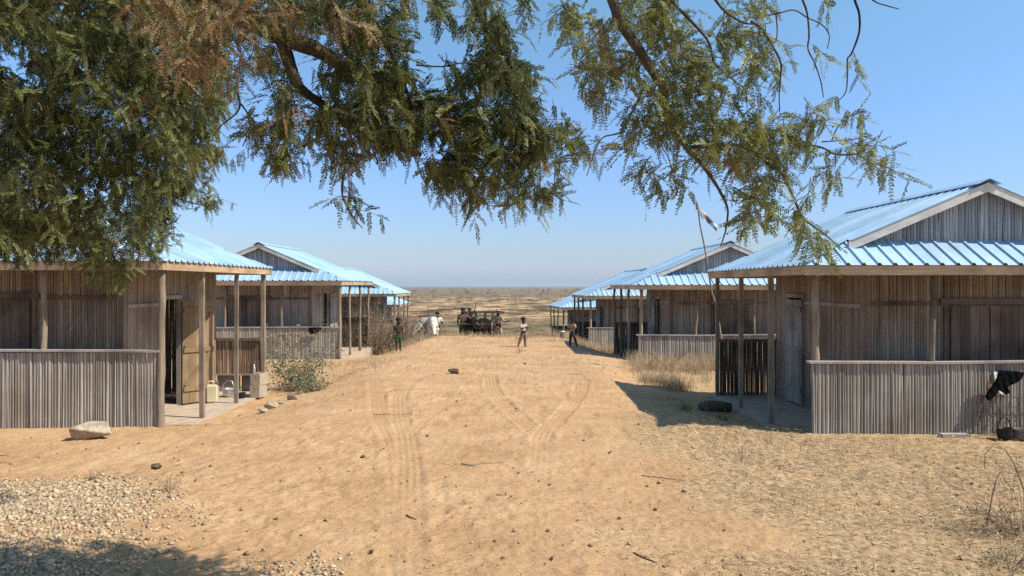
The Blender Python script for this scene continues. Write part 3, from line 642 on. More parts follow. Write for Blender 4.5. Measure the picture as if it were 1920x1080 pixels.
RT = [tw([(1360, 378), (1365, 395), (1362, 425), (1358, 442), (1351, 462)], 3.72, .0055, .003),
      tw([(1331, 180), (1333, 212), (1340, 240), (1338, 262)], 3.6, .008),
      tw([(1290, 277), (1360, 272), (1431, 271), (1485, 268), (1541, 277), (1565, 289), (1606, 289), (1624, 280)], 3.7, .010, .0035),
      tw([(1541, 266), (1594, 262), (1618, 258)], 3.75, .004), tw([(1400, 275), (1446, 312), (1461, 320), (1476, 345), (1491, 378), (1505, 407), (1526, 425), (1544, 437), (1574, 464)], 3.7, .0095, .003),
      tw([(1550, 283), (1549, 300), (1548, 316)], 3.75, .003), tw([(1566, 290), (1567, 305), (1564, 320)], 3.75, .003),
      tw([(1606, 289), (1625, 300), (1650, 318), (1680, 333)], 3.8, .004, .002),
      tw([(1230, -40), (1258, 0), (1286, 30), (1308, 53), (1328, 78), (1335, 105), (1342, 122), (1361, 139), (1378, 153), (1397, 169), (1401, 203)], 3.4, .0075, .002),
      tw([(1320, -40), (1342, 0), (1361, 22), (1392, 42), (1412, 45)], 3.4, .008, .004), tw([(1408, 40), (1430, 55), (1450, 89), (1464, 117), (1464, 139), (1461, 175), (1462, 211)], 3.42, .007, .002),
      tw([(1480, -60), (1505, 0), (1514, 28), (1517, 67), (1515, 92), (1528, 119), (1539, 153), (1544, 183)], 3.4, .0055, .002),
      tw([(1590, -60), (1603, 0), (1611, 25), (1611, 61), (1597, 100), (1589, 111), (1589, 139), (1586, 172), (1572, 189)], 3.4, .0065, .002),
      tw([(1412, 35), (1458, 25), (1489, 19), (1514, 33), (1542, 47), (1555, 67), (1551, 92)], 3.42, .0045, .002), tw([(1590, -40), (1636, 0), (1660, 10), (1686, 17)], 3.4, .004, .002),
      tw([(1285, 105), (1310, 106), (1340, 107), (1366, 110)], 3.45, .004), tw([(1455, 28), (1457, 50), (1456, 72), (1448, 82), (1430, 92)], 3.42, .0035),
      tw([(1210, 157), (1190, 200), (1170, 235), (1160, 250), (1130, 258), (1115, 285), (1100, 330)], 3.55, .006, .002),
      tw([(1005, 238), (1030, 245), (1050, 258), (1062, 272), (1075, 285)], 4.82, .007, .003), tw([(1240, 205), (1250, 235), (1240, 270), (1255, 300), (1270, 360)], 3.6, .0045, .002),
      tw([(648, 315), (643, 340), (642, 365), (652, 390), (664, 410), (680, 428)], 4.52, .009, .003), tw([(865, 320), (878, 355), (882, 380), (878, 400), (872, 418)], 4.62, .008, .003),
      tw([(1042, 300), (1040, 330), (1040, 360)], 4.82, .005), tw([(440, 160), (450, 195), (440, 215), (415, 235), (400, 255)], 4.32, .007, .003), tw([(452, 195), (470, 220), (480, 235), (462, 258), (455, 275)], 4.32, .006, .003),
      tw([(780, 122), (830, 125), (870, 118), (900, 130)], 4.62, .006), tw([(832, 128), (838, 108), (835, 98)], 4.62, .004),
      tw([(1428, 285), (1400, 250), (1380, 235), (1360, 225)], 3.7, .006), tw([(1485, 268), (1510, 235), (1520, 215), (1545, 195)], 3.75, .004, .002), tw([(1560, 262), (1570, 240), (1585, 225), (1598, 215)], 3.75, .0035, .002),
      tw([(270, 440), (262, 470), (255, 500), (235, 525), (196, 530)], 6.4, .008, .004), tw([(300, 355), (340, 375), (380, 385), (405, 395)], 6.6, .007, .003), tw([(310, 410), (325, 418), (340, 402)], 6.6, .006)]
# left mass
LEFT = [(-120, -120), (330, -120), (400, -20), (412, 60), (418, 130), (425, 190), (395, 240), (378, 320), (340, 370), (310, 410), (275, 440), (260, 470), (200, 475), (110, 455), (0, 470), (-120, 470)]
HOLES = [(22, 112, 36, 36), (62, 160, 26, 16), (200, 372, 12, 44), (213, 452, 20, 22), (80, 402, 14, 12), (195, 150, 9, 8), (175, 178, 7, 7), (270, 455, 14, 16)]
polyfill(LEFT, HOLES, lambda x, y: 6.6+1.0*random.gauss(0, .6), .55, 2550, fl=.12, ll=.024, brown=.02, tone=.42, L=.26, nf=8)
cluster(200, 492, 55, 40, 6.3, .3, 42, fl=.11, ll=.020, tone=.6, L=.2, brown=.06); cluster(25, 475, 35, 28, 6.3, .3, 20, fl=.11, ll=.020, tone=.45); cluster(110, 470, 50, 20, 6.4, .3, 18, fl=.11, ll=.020, tone=.45)
cluster(385, 388, 22, 12, 6.6, .2, 7, fl=.11, ll=.020, tone=.65); cluster(285, 470, 12, 20, 6.4, .2, 8, fl=.11, ll=.020, tone=.5); cluster(355, 350, 28, 22, 6.6, .3, 18, fl=.11, ll=.020, tone=.65); cluster(390, 250, 25, 60, 6.7, .4, 34, fl=.11, ll=.020, tone=.7); cluster(300, 425, 14, 20, 6.6, .3, 10, fl=.11, ll=.020, tone=.6)
# withered bunch, top
for (cx, cy, rx, ry, n) in ((330, 60, 80, 70, 26), (270, 20, 40, 40, 12), (420, 60, 50, 60, 18), (480, 80, 50, 50, 14), (370, 120, 45, 30, 9), (620, 40, 60, 40, 9), (700, 40, 40, 40, 7), (540, 215, 12, 25, 4), (545, 30, 50, 30, 8), (450, 145, 18, 18, 5), (700, 150, 14, 20, 3)):
    cluster(cx, cy, rx, ry, 4.2, .3, int(n*.8), fl=.145, ll=.019, brown=.82, tone=.5, L=.2, nf=7)
# middle
for (cx, cy, rx, ry, n) in ((450, 40, 70, 60, 34), (560, 30, 70, 50, 44), (650, 60, 70, 70, 58), (720, 50, 60, 60, 44), (630, 150, 45, 50, 26), (690, 160, 50, 70, 46), (740, 170, 45, 60, 36), (500, 130, 30, 40, 14), (545, 190, 28, 40, 14), (520, 240, 30, 40, 12), (600, 235, 50, 35, 24), (660, 250, 60, 40, 38), (540, 298, 30, 22, 14), (650, 295, 40, 25, 16), (470, 270, 24, 22, 5), (505, 330, 18, 10, 0),
        (740, 250, 50, 45, 40), (800, 240, 50, 45, 36), (860, 250, 55, 45, 44), (920, 255, 50, 50, 44), (980, 260, 45, 45, 36), (860, 310, 40, 30, 24), (830, 335, 25, 30, 12), (855, 345, 30, 25, 12), (900, 320, 40, 35, 20), (960, 310, 45, 35, 22), (1000, 320, 30, 30, 12), (885, 365, 14, 18, 5), (930, 350, 20, 25, 7), (965, 360, 16, 25, 6), (1015, 375, 14, 20, 5), (1040, 370, 10, 16, 3), (970, 400, 6, 10, 2), (790, 330, 10, 14, 3),
        (905, 40, 30, 50, 24), (930, 100, 40, 60, 34), (905, 150, 35, 50, 26), (960, 150, 30, 50, 22), (985, 200, 38, 40, 34), (1010, 290, 30, 30, 16), (820, 25, 30, 35, 12), (835, 60, 20, 25, 5), (985, 20, 22, 25, 6), (870, 165, 40, 20, 14), (825, 205, 40, 20, 14), (760, 110, 25, 50, 10), (1045, 270, 14, 10, 4), (1070, 290, 20, 10, 5), (660, 400, 8, 16, 3), (470, 255, 20, 14, 4), (630, 330, 5, 12, 2)):
    cluster(cx, cy-10, rx*.78, ry*.78, 4.5+(cx-600)/2600, .42, max(0, int(n*.58)), fl=.118, ll=.0235, brown=.03, tone=.44, L=.23, nf=8)
for (cx, cy, n) in ((1062, 276, 3), (1082, 290, 3), (1098, 306, 3), (505, 300, 3), (530, 320, 4), (575, 285, 3), (625, 300, 3), (665, 320, 4), (690, 300, 3), (735, 300, 3), (775, 310, 3), (810, 340, 4), (838, 360, 4), (868, 350, 3), (890, 372, 3), (925, 365, 3), (950, 380, 3), (975, 375, 3), (1000, 365, 3), (1022, 390, 3), (1045, 378, 2), (1052, 330, 3), (1048, 240, 3), (1040, 210, 3), (462, 250, 3), (478, 285, 2), (655, 395, 3), (668, 415, 1), (875, 398, 2), (970, 402, 2), (1018, 398, 2), (300, 450, 3), (395, 310, 4), (408, 230, 4), (430, 190, 4)):
    cluster(cx, cy-12, 9, 12, 4.6 if cx > 440 else 6.5, .25, n, fl=.112, ll=.0195, brown=.12, tone=.55, L=.2, nf=6)
# right
for (cx, cy, rx, ry, n) in ((1080, 30, 40, 30, 13), (1060, 20, 20, 25, 4), (1110, 80, 45, 45, 20), (1100, 125, 25, 35, 9), (1118, 185, 25, 45, 11), (1165, 118, 36, 40, 26), (1200, 30, 55, 40, 22), (1255, 85, 65, 70, 44), (1230, 20, 50, 30, 14), (1300, 90, 40, 40, 14), (1285, 170, 65, 55, 38), (1240, 235, 50, 55, 28), (1300, 255, 55, 50, 30), (1190, 225, 16, 24, 7), (1165, 280, 22, 30, 6), (1210, 330, 22, 28, 10), (1380, 265, 75, 45, 34), (1340, 310, 40, 35, 12), (1270, 345, 20, 30, 7), (1415, 300, 60, 40, 24), (1405, 370, 34, 45, 14), (1430, 395, 40, 30, 8), (1400, 415, 20, 20, 4), (1455, 425, 24, 25, 5), (1480, 285, 45, 30, 12), (1450, 250, 50, 22, 12), (1360, 200, 50, 40, 14), (1385, 40, 50, 40, 16), (1400, 85, 45, 35, 16), (1420, 120, 35, 30, 9), (1455, 145, 30, 15, 9), (1440, 20, 25, 20, 5), (1475, 120, 20, 12, 4), (1500, 375, 18, 20, 5), (1515, 430, 25, 25, 6), (1505, 455, 16, 14, 3), (1550, 455, 20, 12, 4), (1535, 475, 18, 10, 3), (1620, 278, 28, 18, 9), (1640, 300, 18, 22, 5), (1650, 325, 25, 8, 4), (1548, 325, 12, 16, 4), (1566, 335, 10, 16, 3), (1540, 215, 30, 18, 6), (1590, 225, 24, 10, 4), (1500, 240, 25, 16, 6), (1540, 10, 14, 8, 2), (1604, 135, 5, 14, 2), (1545, 110, 10, 14, 2), (1372, 168, 12, 14, 3), (1408, 172, 8, 10, 2), (1330, 380, 20, 15, 5), (1320, 150, 40, 50, 14), (1430, 345, 30, 40, 10)):
    cluster(cx, cy, rx*.9, ry*.9, 3.65, .32, max(1, int(n*.50)), fl=.11, ll=.0195, brown=.05, tone=.72, L=.16, nf=7)
# some foliage higher up and behind, out of the picture, whose shade falls across the near ground
for (x, y, z, n) in ((.3, 4.2, 4.3, 14), (1.0, 4.25, 4.3, 18), (1.7, 4.1, 4.25, 14), (-.5, 4.0, 4.3, 14), (-.2, 3.2, 4.0, 14), (-1.6, 3.0, 3.9, 22)):
    for _ in range(n):
        p = Vector((x+random.gauss(0, .3), y+random.gauss(0, .25), z+random.gauss(0, .15))); dv = Vector((random.gauss(0, 1), random.gauss(0, 1), random.gauss(-.1, .3)))
        sprig(p, dv, .25, 8, .13, .018, .1, .45)
for F_, nm, mt in ((green, 'foliage', 'leaf'), (dry, 'withered_foliage', 'leaf_dry')):
    Q, T = F_.quads(); quads_obj(nm, Q-np.array(TO), M[mt], tree, T)
twigs.v = [tuple(Vector(v)-TO) for v in twigs.v]; twigs.build('twigs', M['bark'], tree)

# ------------------------------------------------------------------ grass, straw, gravel, scrub
def blades(x, y, h, wd, lean, tone, zoff=0.0):
    n = len(x); z = gzv(x, y)+zoff; az = rng.uniform(0, 2*np.pi, n); b = np.c_[np.cos(az), np.sin(az), np.zeros(n)]
    la = rng.uniform(0, 2*np.pi, n); ld = np.c_[np.cos(la), np.sin(la), np.zeros(n)]
    p = np.c_[x, y, z-.01]; up = np.array([0, 0, 1.0])
    m = p+up*(h*.6)[:, None]+ld*(lean*h*.25)[:, None]; t = p+up*(h*rng.uniform(.8, 1, n))[:, None]+ld*(lean*h)[:, None]
    w1 = b*(wd/2)[:, None]; w2 = b*(wd/2.6)[:, None]; w3 = b*(wd/9)[:, None]
    return np.concatenate([np.stack([p-w1, p+w1, m+w2, m-w2], 1), np.stack([m-w2, m+w2, t+w3, t-w3], 1)]), np.r_[tone, tone]
def tufts(areas):
    X = []; Y = []; Hh = []; W = []
    for (x0, x1, y0, y1, h, nt, nb) in areas:
        for _ in range(nt):
            cx = random.uniform(x0, x1); cy_ = random.uniform(y0, y1); hh = h*random.uniform(.5, 1.25); r = .05+.12*random.random()
            X += list(rng.normal(cx, r, nb)); Y += list(rng.normal(cy_, r, nb)); Hh += list(hh*rng.uniform(.35, 1.1, nb)); W += [0.003+cy_*0.00022]*nb
    return np.array(X), np.array(Y), np.array(Hh), np.array(W)
ga = [(3.3, 7.5, 19.3, 21.8, .38, 300, 24), (2.9, 5.0, 17.6, 20.0, .20, 60, 18), (3.5, 7, 28, 33.5, .50, 300, 18), (2.2, 4.2, 27.5, 33, .38, 120, 18), (1.6, 3.8, 30, 36, .42, 150, 16), (2.95, 3.8, 15.9, 17.3, .30, 70, 28), (-4.9, -3.4, 27.5, 33, .35, 120, 16), (-4.0, 1.5, 29, 33, .10, 90, 12), (-5.3, -3.2, 18.4, 21.8, .14, 80, 16), (-3.2, 2.6, 17.5, 24, .09, 70, 12), (-1.5, 3, 35, 42, .45, 160, 14), (-4.2, 4.0, 26.5, 32.0, .16, 170, 14), (-3.8, 3.4, 30.5, 33.5, .26, 120, 14), (-7, -2, 33, 44, .5, 260, 14), (5, 12, 38, 46, .5, 200, 12), (2.3, 4.2, 9.3, 10.5, .10, 40, 12), (-4.7, -4.2, 15.6, 17.5, .12, 26, 12)]
X, Y, Hh, W = tufts(ga); Q, T = blades(X, Y, Hh, W, rng.uniform(.1, .6, len(X)), np.clip(rng.normal(.66, .2, len(X)), 0, 1))
tag(quads_obj('dry_grass', Q, M['straw'], None, T), 'pale dry grass standing in tufts along the houses and the crest', 'grass', kind='stuff')
def litter(n, fx, lmin, lmax, wd):
    x, y = fx(n); n = len(x); az = rng.uniform(0, 2*np.pi, n); L = rng.uniform(lmin, lmax, n)
    d = np.c_[np.cos(az), np.sin(az), rng.normal(0, .16, n)]*L[:, None]; b = np.c_[-np.sin(az), np.cos(az), rng.normal(0, .5, n)]*(wd*(.6+.8*rng.random(n)))[:, None]
    p = np.c_[x, y, gzv(x, y)+rng.uniform(.002, .02, n)]; k = d*.5+np.c_[rng.normal(0, .12, n)*L, rng.normal(0, .12, n)*L, np.abs(rng.normal(0, .06, n))*L]
    return np.concatenate([np.stack([p-b, p+b, p+k+b, p+k-b], 1), np.stack([p+k-b, p+k+b, p+d+b*.4, p+d-b*.4], 1)])
def fx_right(n):
    y = 5.0+9*rng.random(n)**1.5; x = rng.uniform(.4, 8.2, n); keep = rng.random(n) < sstep(0.3, 2.2, x-.9-.10*(y-8)+2.2*(fbm(x*.7, y*.7, 51, 3)-.5)-1.2*np.exp(-(((x-2.0)/.8)**2+((y-6.2)/.55)**2)))*(.25+.75*sstep(.35, .6, fbm(x*1.3, y*1.3, 15, 3)))
    keep &= ~((x > 4.05) & (y > 10.4)); return x[keep], y[keep]
Q = litter(80000, fx_right, .03, .13, .0021)
def fx_all(n):
    y = 5.0+16*rng.random(n)**1.6; x = rng.uniform(-.72, .72, n)*y; k = ((x > -5.0) & (x < 3.9)) | (y < 10.4); k &= fbm(x*1.1, y*1.1, 19, 3) > .47; return x[k], y[k]
Q2 = litter(5200, fx_all, .02, .10, .0018)
Q = np.concatenate([Q, Q2]); tag(quads_obj('straw_litter', Q, M['straw'], None, np.clip(rng.normal(.66, .26, len(Q)), 0, 1)), 'straw and broken stalks littering the sandy ground', 'straw', kind='stuff')
ICO = bmesh.new(); bmesh.ops.create_icosphere(ICO, subdivisions=1, radius=1); IV = np.array([v.co[:] for v in ICO.verts]); IF = np.array([[v.index for v in f.verts] for f in ICO.faces]); ICO.free()
def stones(name, x, y, s, mat, sink=.3, tone=None):
    n = len(x); nv = len(IV)
    V = IV[None]*(1+rng.uniform(-.36, .36, (n, nv, 1)))*(s[:, None]*rng.uniform(.65, 1.25, (n, 3)))[:, None, :]*np.array([1, 1, .7])
    a = rng.uniform(0, 6.28, n); c, q = np.cos(a), np.sin(a); tl = rng.normal(0, .4, n)
    vx = V[..., 0]*c[:, None]-V[..., 1]*q[:, None]; vy = V[..., 0]*q[:, None]+V[..., 1]*c[:, None]; vz = V[..., 2]+vx*tl[:, None]
    V = np.stack([vx+x[:, None], vy+y[:, None], vz+(gzv(x, y)+s*(.6-sink))[:, None]], -1).reshape(-1, 3)
    Fc = (IF[None]+(np.arange(n)*nv)[:, None, None]).reshape(-1, 3); me = bpy.data.meshes.new(name)
    me.vertices.add(len(V)); me.vertices.foreach_set('co', V.astype('f').ravel()); me.loops.add(Fc.size); me.loops.foreach_set('vertex_index', Fc.ravel().astype('i'))
    me.polygons.add(len(Fc)); me.polygons.foreach_set('loop_start', np.arange(0, Fc.size, 3, dtype='i'))
    at_ = me.attributes.new('tone', 'FLOAT', 'POINT'); at_.data.foreach_set('value', np.repeat(np.clip(rng.normal(.5, .3, n) if tone is None else tone, 0, 1), nv).astype('f'))
    me.materials.append(mat); me.update(calc_edges=True); o = bpy.data.objects.new(name, me); COL.objects.link(o); return o
n = 42000; x = rng.uniform(-6.2, -1.2, n); y = rng.uniform(4.6, 8.7, n)
dens = sstep(-2.8, -3.7, x+.7*(fbm(x*1.2, y*1.2, 23, 3)-.5)*2+.25*(y-6.5))*sstep(8.5, 7.7, y+.6*(fbm(x, y, 27, 2)-.5))*(1-.55*np.exp(-(((y-6.25)/.16)**2)))+.5*np.exp(-(((x+1.45)/.4)**2+((y-5.55)/.25)**2))
k = rng.random(n) < dens; x, y = x[k], y[k]
tag(stones('gravel', x, y, rng.gamma(2.4, .0031, len(x))+.006, M['gravel'], .3), 'heap of pale broken gravel spilling across the ground', 'gravel', kind='stuff')
n = 1500; y = 4.8+18*rng.random(n)**1.7; x = rng.uniform(-.72, .72, n)*y; k = ((x > -4.9) & (x < 3.8)) | (y < 10.3); x, y = x[k], y[k]
tag(stones('pebbles', x, y, rng.gamma(1.6, .0042, len(x))+.003, M['clod'], .15, rng.uniform(0, .9, len(x))), 'small pebbles and clods scattered over the sand', 'pebbles', kind='stuff')
# scrub on the plain
Q = []; T = []
def bush(x, y, w_, h_, n, size, tn):
    z = gz(x, y); c = np.c_[rng.normal(0, w_*.38, n), rng.normal(0, w_*.38, n), h_*(.02+.95*rng.random(n)**1.3)]
    c[:, :2] *= (1-.45*(c[:, 2]/h_))[:, None]; c += np.array([x, y, z])
    a = rng.normal(size=(n, 3)); b = rng.normal(size=(n, 3)); a /= np.linalg.norm(a, axis=1)[:, None]; b /= np.linalg.norm(b, axis=1)[:, None]; a *= size*.5; b *= size*.42
    Q.append(np.stack([c-a, c-b, c+a, c+b*.7], 1)); T.append(np.clip(rng.normal(tn, .18, n), 0, 1))
for _ in range(6000):
    y = 42*math.exp(random.random()*math.log(2600/42)); x = random.uniform(-.62, .62)*y*1.05+random.uniform(-3, 3)
    if y < 60 and (x < -5.5 or x > 1.5): continue
    if fbm(np.array([x*.03]), np.array([y*.012]), 33, 3)[0] < .46 and random.random() < .8: continue
    s_ = random.uniform(.35, 1.0)*(1 if y < 250 else 1.5 if y < 900 else 2.4); nn = 110 if y < 90 else 40 if y < 250 else 14
    bush(x, y, s_*1.8, s_*.6, nn, s_*(.10 if y < 90 else .2 if y < 250 else .42), random.choice((.15, .25, .4, .6, .95)))
for _ in range(420):
    y = random.uniform(500, 3200); x = random.uniform(-.6, .6)*y; s_ = random.uniform(2, 4.5); bush(x, y, s_*1.6, s_*.8, 34, s_*.3, .15)
tag(quads_obj('scrub', np.concatenate(Q), M['scrub'], None, np.concatenate(T)), 'low scrub dotted over the dry plain out to the horizon', 'scrub', kind='stuff')

# ------------------------------------------------------------------ bushes and weeds (things)
def stemset(n, base_r, h, spread, seg=6, droop=.6, r=.0035, forks=2):
    """arching dry stems from one rootstock; returns MB and the tip list"""
    mb = MB(); tips = []
    for _ in range(n):
        a = random.uniform(0, 6.28); p = Vector((math.cos(a)*base_r*random.random(), math.sin(a)*base_r*random.random(), -.02)); d = Vector((math.cos(a)*spread*random.random(), math.sin(a)*spread*random.random(), 1)).normalized()
        L = h*random.uniform(.45, 1.15); pts = [p.copy()]
        for k in range(seg):
            d = (d+Vector((0, 0, -1))*droop/seg*random.random()*1.6+rv()*.13).normalized(); p = p+d*L/seg; pts.append(p.copy()); tips.append(p.copy())
        mb.tube(pts, [r*(1-.75*k/seg) for k in range(seg+1)], 4, random.random(), False)
        for _ in range(forks):
            k = random.randint(1, seg-1); d2 = (pts[k+1]-pts[k]).normalized(); d2 = (d2+rv()*.8).normalized(); q = [pts[k].copy()]; c = pts[k].copy()
            for _ in range(4): d2 = (d2+rv()*.25+Vector((0, 0, -.08))).normalized(); c = c+d2*L*.11; q.append(c.copy()); tips.append(c.copy())
            mb.tube(q, [r*.5, r*.42, r*.34, r*.25, r*.15], 3, random.random(), False)
    return mb, tips
def leafquads(tips, n, jit, size, tn, tsd=.25, up=0):
    P_ = np.array([random.choice(tips)[:] for _ in range(n)])+rng.normal(0, jit, (n, 3)); P_[:, 2] = np.abs(P_[:, 2])
    a = rng.normal(size=(n, 3)); a[:, 2] = a[:, 2]*.6-.1; b = np.cross(a, rng.normal(size=(n, 3))); a /= np.linalg.norm(a, axis=1)[:, None]; b /= np.linalg.norm(b, axis=1)[:, None]
    s_ = size*rng.uniform(.6, 1.3, n); a *= s_[:, None]; b *= (s_*.28)[:, None]
    return np.stack([P_, P_+a*.5+b, P_+a, P_+a*.5-b], 1), np.clip(rng.normal(tn, tsd, n), 0, 1)
def plant(name, x, y, label, cat, n, base_r, h, spread, leaf=None, mat='twig', r=.0035, forks=2, droop=.6, rz=0):
    e = empty(name, (x, y, gz(x, y)), rz); tag(e, label, cat); mb, tips = stemset(n, base_r, h, spread, r=r, forks=forks, droop=droop)
    mb.build('stems', M[mat], e)
    if leaf: q, t = leafquads(tips, *leaf[:4]); quads_obj('leaves', q, M[leaf[4]], e, t)
    return e
plant('leafy_shrub', -4.72, 16.6, 'grey-green leafy shrub at the far end of the left porch', 'shrub', 54, .26, 1.22, .8, (2500, .05, .056, .52, 'shrub_leaf'), forks=3)
plant('leafy_shrub', -4.25, 15.9, 'low sprawling shrub in front of the taller grey-green one', 'shrub', 26, .16, .5, 1.2, (700, .05, .05, .55, 'shrub_leaf'), forks=2, droop=.9)
plant('dead_stalk', -4.95, 17.2, 'tall stalk with withered brown top rising above the leafy shrub', 'dead plant', 5, .05, 1.6, .1, (60, .03, .10, .2, 'leaf_dry'), droop=.05)
for (px, d, hh, lab, nn) in ((706, 28.3, 2.1, 'tall tangled thorny brush against the posts of the third house on the left', 170), (737, 31.5, 1.9, 'dry brown brush behind the child in green shorts', 150), (768, 33.0, 1.1, 'low dry bush between the small child and the white ox', 90)):
    x = (px-CX)/F*d; plant('dry_bush', x, d, lab, 'bush', nn, .5, hh, 1.0, (900, .12, .06, .35, 'straw'), r=.008, forks=4, droop=.5)
plant('dry_shrub', 4.35, 6.35, 'dead arching shrub at the lower right edge of the yard', 'shrub', 64, .20, .62, 1.5, (520, .03, .030, .45, 'straw'), r=.0032, forks=4, droop=1.0)
plant('dry_shrub', 3.75, 5.7, 'low brittle clump of dead stems in the straw, lower right', 'shrub', 30, .14, .28, 1.6, (220, .02, .025, .5, 'straw'), r=.0025, forks=3, droop=1.0)
for (px, py, lab, hh, lf, nn) in ((318, 925, 'wispy dry weed at the edge of the gravel', .22, (80, .012, .02, .3, 'scrub'), 14), (172, 897, 'small grey weed on top of the gravel heap', .14, (60, .012, .02, .3, 'scrub'), 12), (1392, 862, 'dry upright weed on the straw before the right porch', .34, None, 9), (1330, 775, 'dry curling weed stem beside the right porch slab', .42, None, 6), (1285, 783, 'small green weed growing in the shade of the right roof', .16, (120, .03, .05, .8, 'leaf'), 10), (1355, 790, 'low green weed beside the dark log', .14, (90, .03, .045, .8, 'leaf'), 9), (975, 665, 'thin bare weed in the middle of the street crest', .45, (60, .03, .03, .4, 'straw'), 12), (1445, 800, 'tiny dry sprig at the corner of the right half wall', .12, None, 6)):
    x, y = px2g(px, py); plant('weed', x, y, lab, 'weed', nn, .05, hh, .7, lf, 'twig', .0028, 2, .5)
sx, sy = px2g(1880, 1000)
e = empty('bent_stalk', (sx, sy, gz(sx, sy))); tag(e, 'tall bent stalk arching over the dead shrub', 'dead plant'); O = Vector(e.location)
for pts in ([(1921, 990), (1921, 921), (1901, 868), (1884, 842), (1860, 837), (1847, 852), (1846, 880)], [(1850, 985), (1860, 933), (1868, 900), (1876, 884), (1884, 900), (1901, 921), (1910, 950)]):
    mb = MB(); mb.tube([at(a, b, sy+.05)-O for a, b in pts], [.0065, .006, .0055, .005, .004, .003, .002], 6, random.random()); mb.build('stem', M['twig'], e, True)
# ------------------------------------------------------------------ stones and sticks
def rock(name, x, y, size, mat, label, seed, z=None, rz=0, cat='rock', sink=.15):
    r_ = random.Random(seed); bm = bmesh.new()
    for _ in range(15):
        v = Vector((r_.gauss(0, 1), r_.gauss(0, 1), r_.gauss(0, 1))).normalized(); m = max(abs(v.x), abs(v.y), abs(v.z))
        v = v.lerp(v/m, .8); bm.verts.new((v.x*size[0]/2, v.y*size[1]/2, v.z*size[2]/2))
    res = bmesh.ops.convex_hull(bm, input=bm.verts); bmesh.ops.delete(bm, geom=[g for g in res['geom_interior'] if isinstance(g, bmesh.types.BMVert)], context='VERTS')
    bmesh.ops.bevel(bm, geom=list(bm.edges), offset=min(size)*.03, segments=1, affect='EDGES')
    me = bpy.data.meshes.new(name); bm.to_mesh(me); bm.free(); me.materials.append(M[mat]); o = bpy.data.objects.new(name, me); COL.objects.link(o)
    o.location = (x, y, (gz(x, y) if z is None else z)+size[2]*(.5-sink)); o.rotation_euler = (0, 0, rz); return tag(o, label, cat)
x, y = px2g(172, 822); rock('rock', x, y, (.52, .30, .28), 'stone', 'squared pale rock lying before the left half wall', 5, rz=.15)
x, y = px2g(850, 704); rock('rock', x, y, (.25, .2, .15), 'clod', 'small brown rock in the middle of the tyre tracks', 8)
x, y = px2g(293, 876); rock('rock', x, y, (.12, .10, .07), 'clod', 'fist-sized brown stone near the gravel heap', 11)
x, y = px2g(585, 705); rock('rock', x, y, (.3, .25, .34), 'stone', 'upright pale stone beside the leafy shrub', 14)
k = 0
for px, py, s_, lab in ((492, 757, .14, 'pale lump of broken cement nearest the left slab corner'), (510, 748, .20, 'largest broken cement lump along the left slab edge'), (527, 741, .12, 'small cement lump under the leafy shrub'), (548, 735, .15, 'flat stone under the leafy shrub')):
    x, y = px2g(px, py); rock('stone', x, y, (s_*1.4, s_, s_*.7), 'block', lab, 20+k, rz=k, cat='stone'); k += 1
rr = Vector((-5.23-.85, 11.3+1.9, -.15+2.61+.427*1.0+.04)); rock('rock', rr.x, rr.y, (.20, .16, .11), 'stone', 'stone weighing down the sheet on the nearest left roof', 31, z=rr.z, sink=.05)
def stick(pts, r, label, mat='twig', cat='stick'):
    r *= .6; P_ = [(*px2g(a, b), 0) for a, b in pts]; P_ = [Vector((x, y, gz(x, y)+r*1.1)) for x, y, _ in P_]; o = empty_mesh(P_, r, mat, 'stick'); return tag(o, label, cat)
def empty_mesh(P_, r, mat, name):
    O = P_[0].copy(); mb = MB(); q = []
    for a, b in zip(P_[:-1], P_[1:]): q += [a.lerp(b, t)-O for t in (0, .33, .66)]
    q.append(P_[-1]-O); mb.tube(q, [r*random.uniform(.8, 1.15)*(1-.4*k/len(q)) for k in range(len(q))], 6, random.random()); o = mb.build(name, M[mat], None, True); o.location = O; return o
stick([(865, 868), (885, 872), (905, 869), (945, 866)], .012, 'curved pale stick lying between the tyre tracks', 'straw_stick')
stick([(700, 776), (740, 778), (772, 777), (774, 771)], .010, 'thin stick lying across the left tyre track')
stick([(1005, 703), (1080, 706), (1150, 712)], .012, 'long dark stick pointing at the tip of the right roof shadow')
stick([(1203, 888), (1240, 893), (1300, 901)], .009, 'dark stick in the straw right of the tracks')
stick([(762, 962), (770, 968), (780, 971)], .012, 'short dark twig lying in the left tyre track')
stick([(1188, 1033), (1210, 1043), (1232, 1050)], .010, 'twig with peeling bark near the bottom of the view')
stick([(930, 926), (950, 927), (948, 922)], .012, 'crooked little twig between the two tyre tracks')
stick([(310, 786), (335, 785), (362, 780)], .014, 'stick on the left porch slab by the door')
e = empty('board', (*px2g(1790, 817), gz(*px2g(1790, 817)))); tag(e, 'weathered board end lying against the foot of the right half wall', 'board')
mb = MB(); mb.box((-.19, -.05, .0), (.19, .07, .045), .6); mb.build('plank', M['plank_gray'], e)

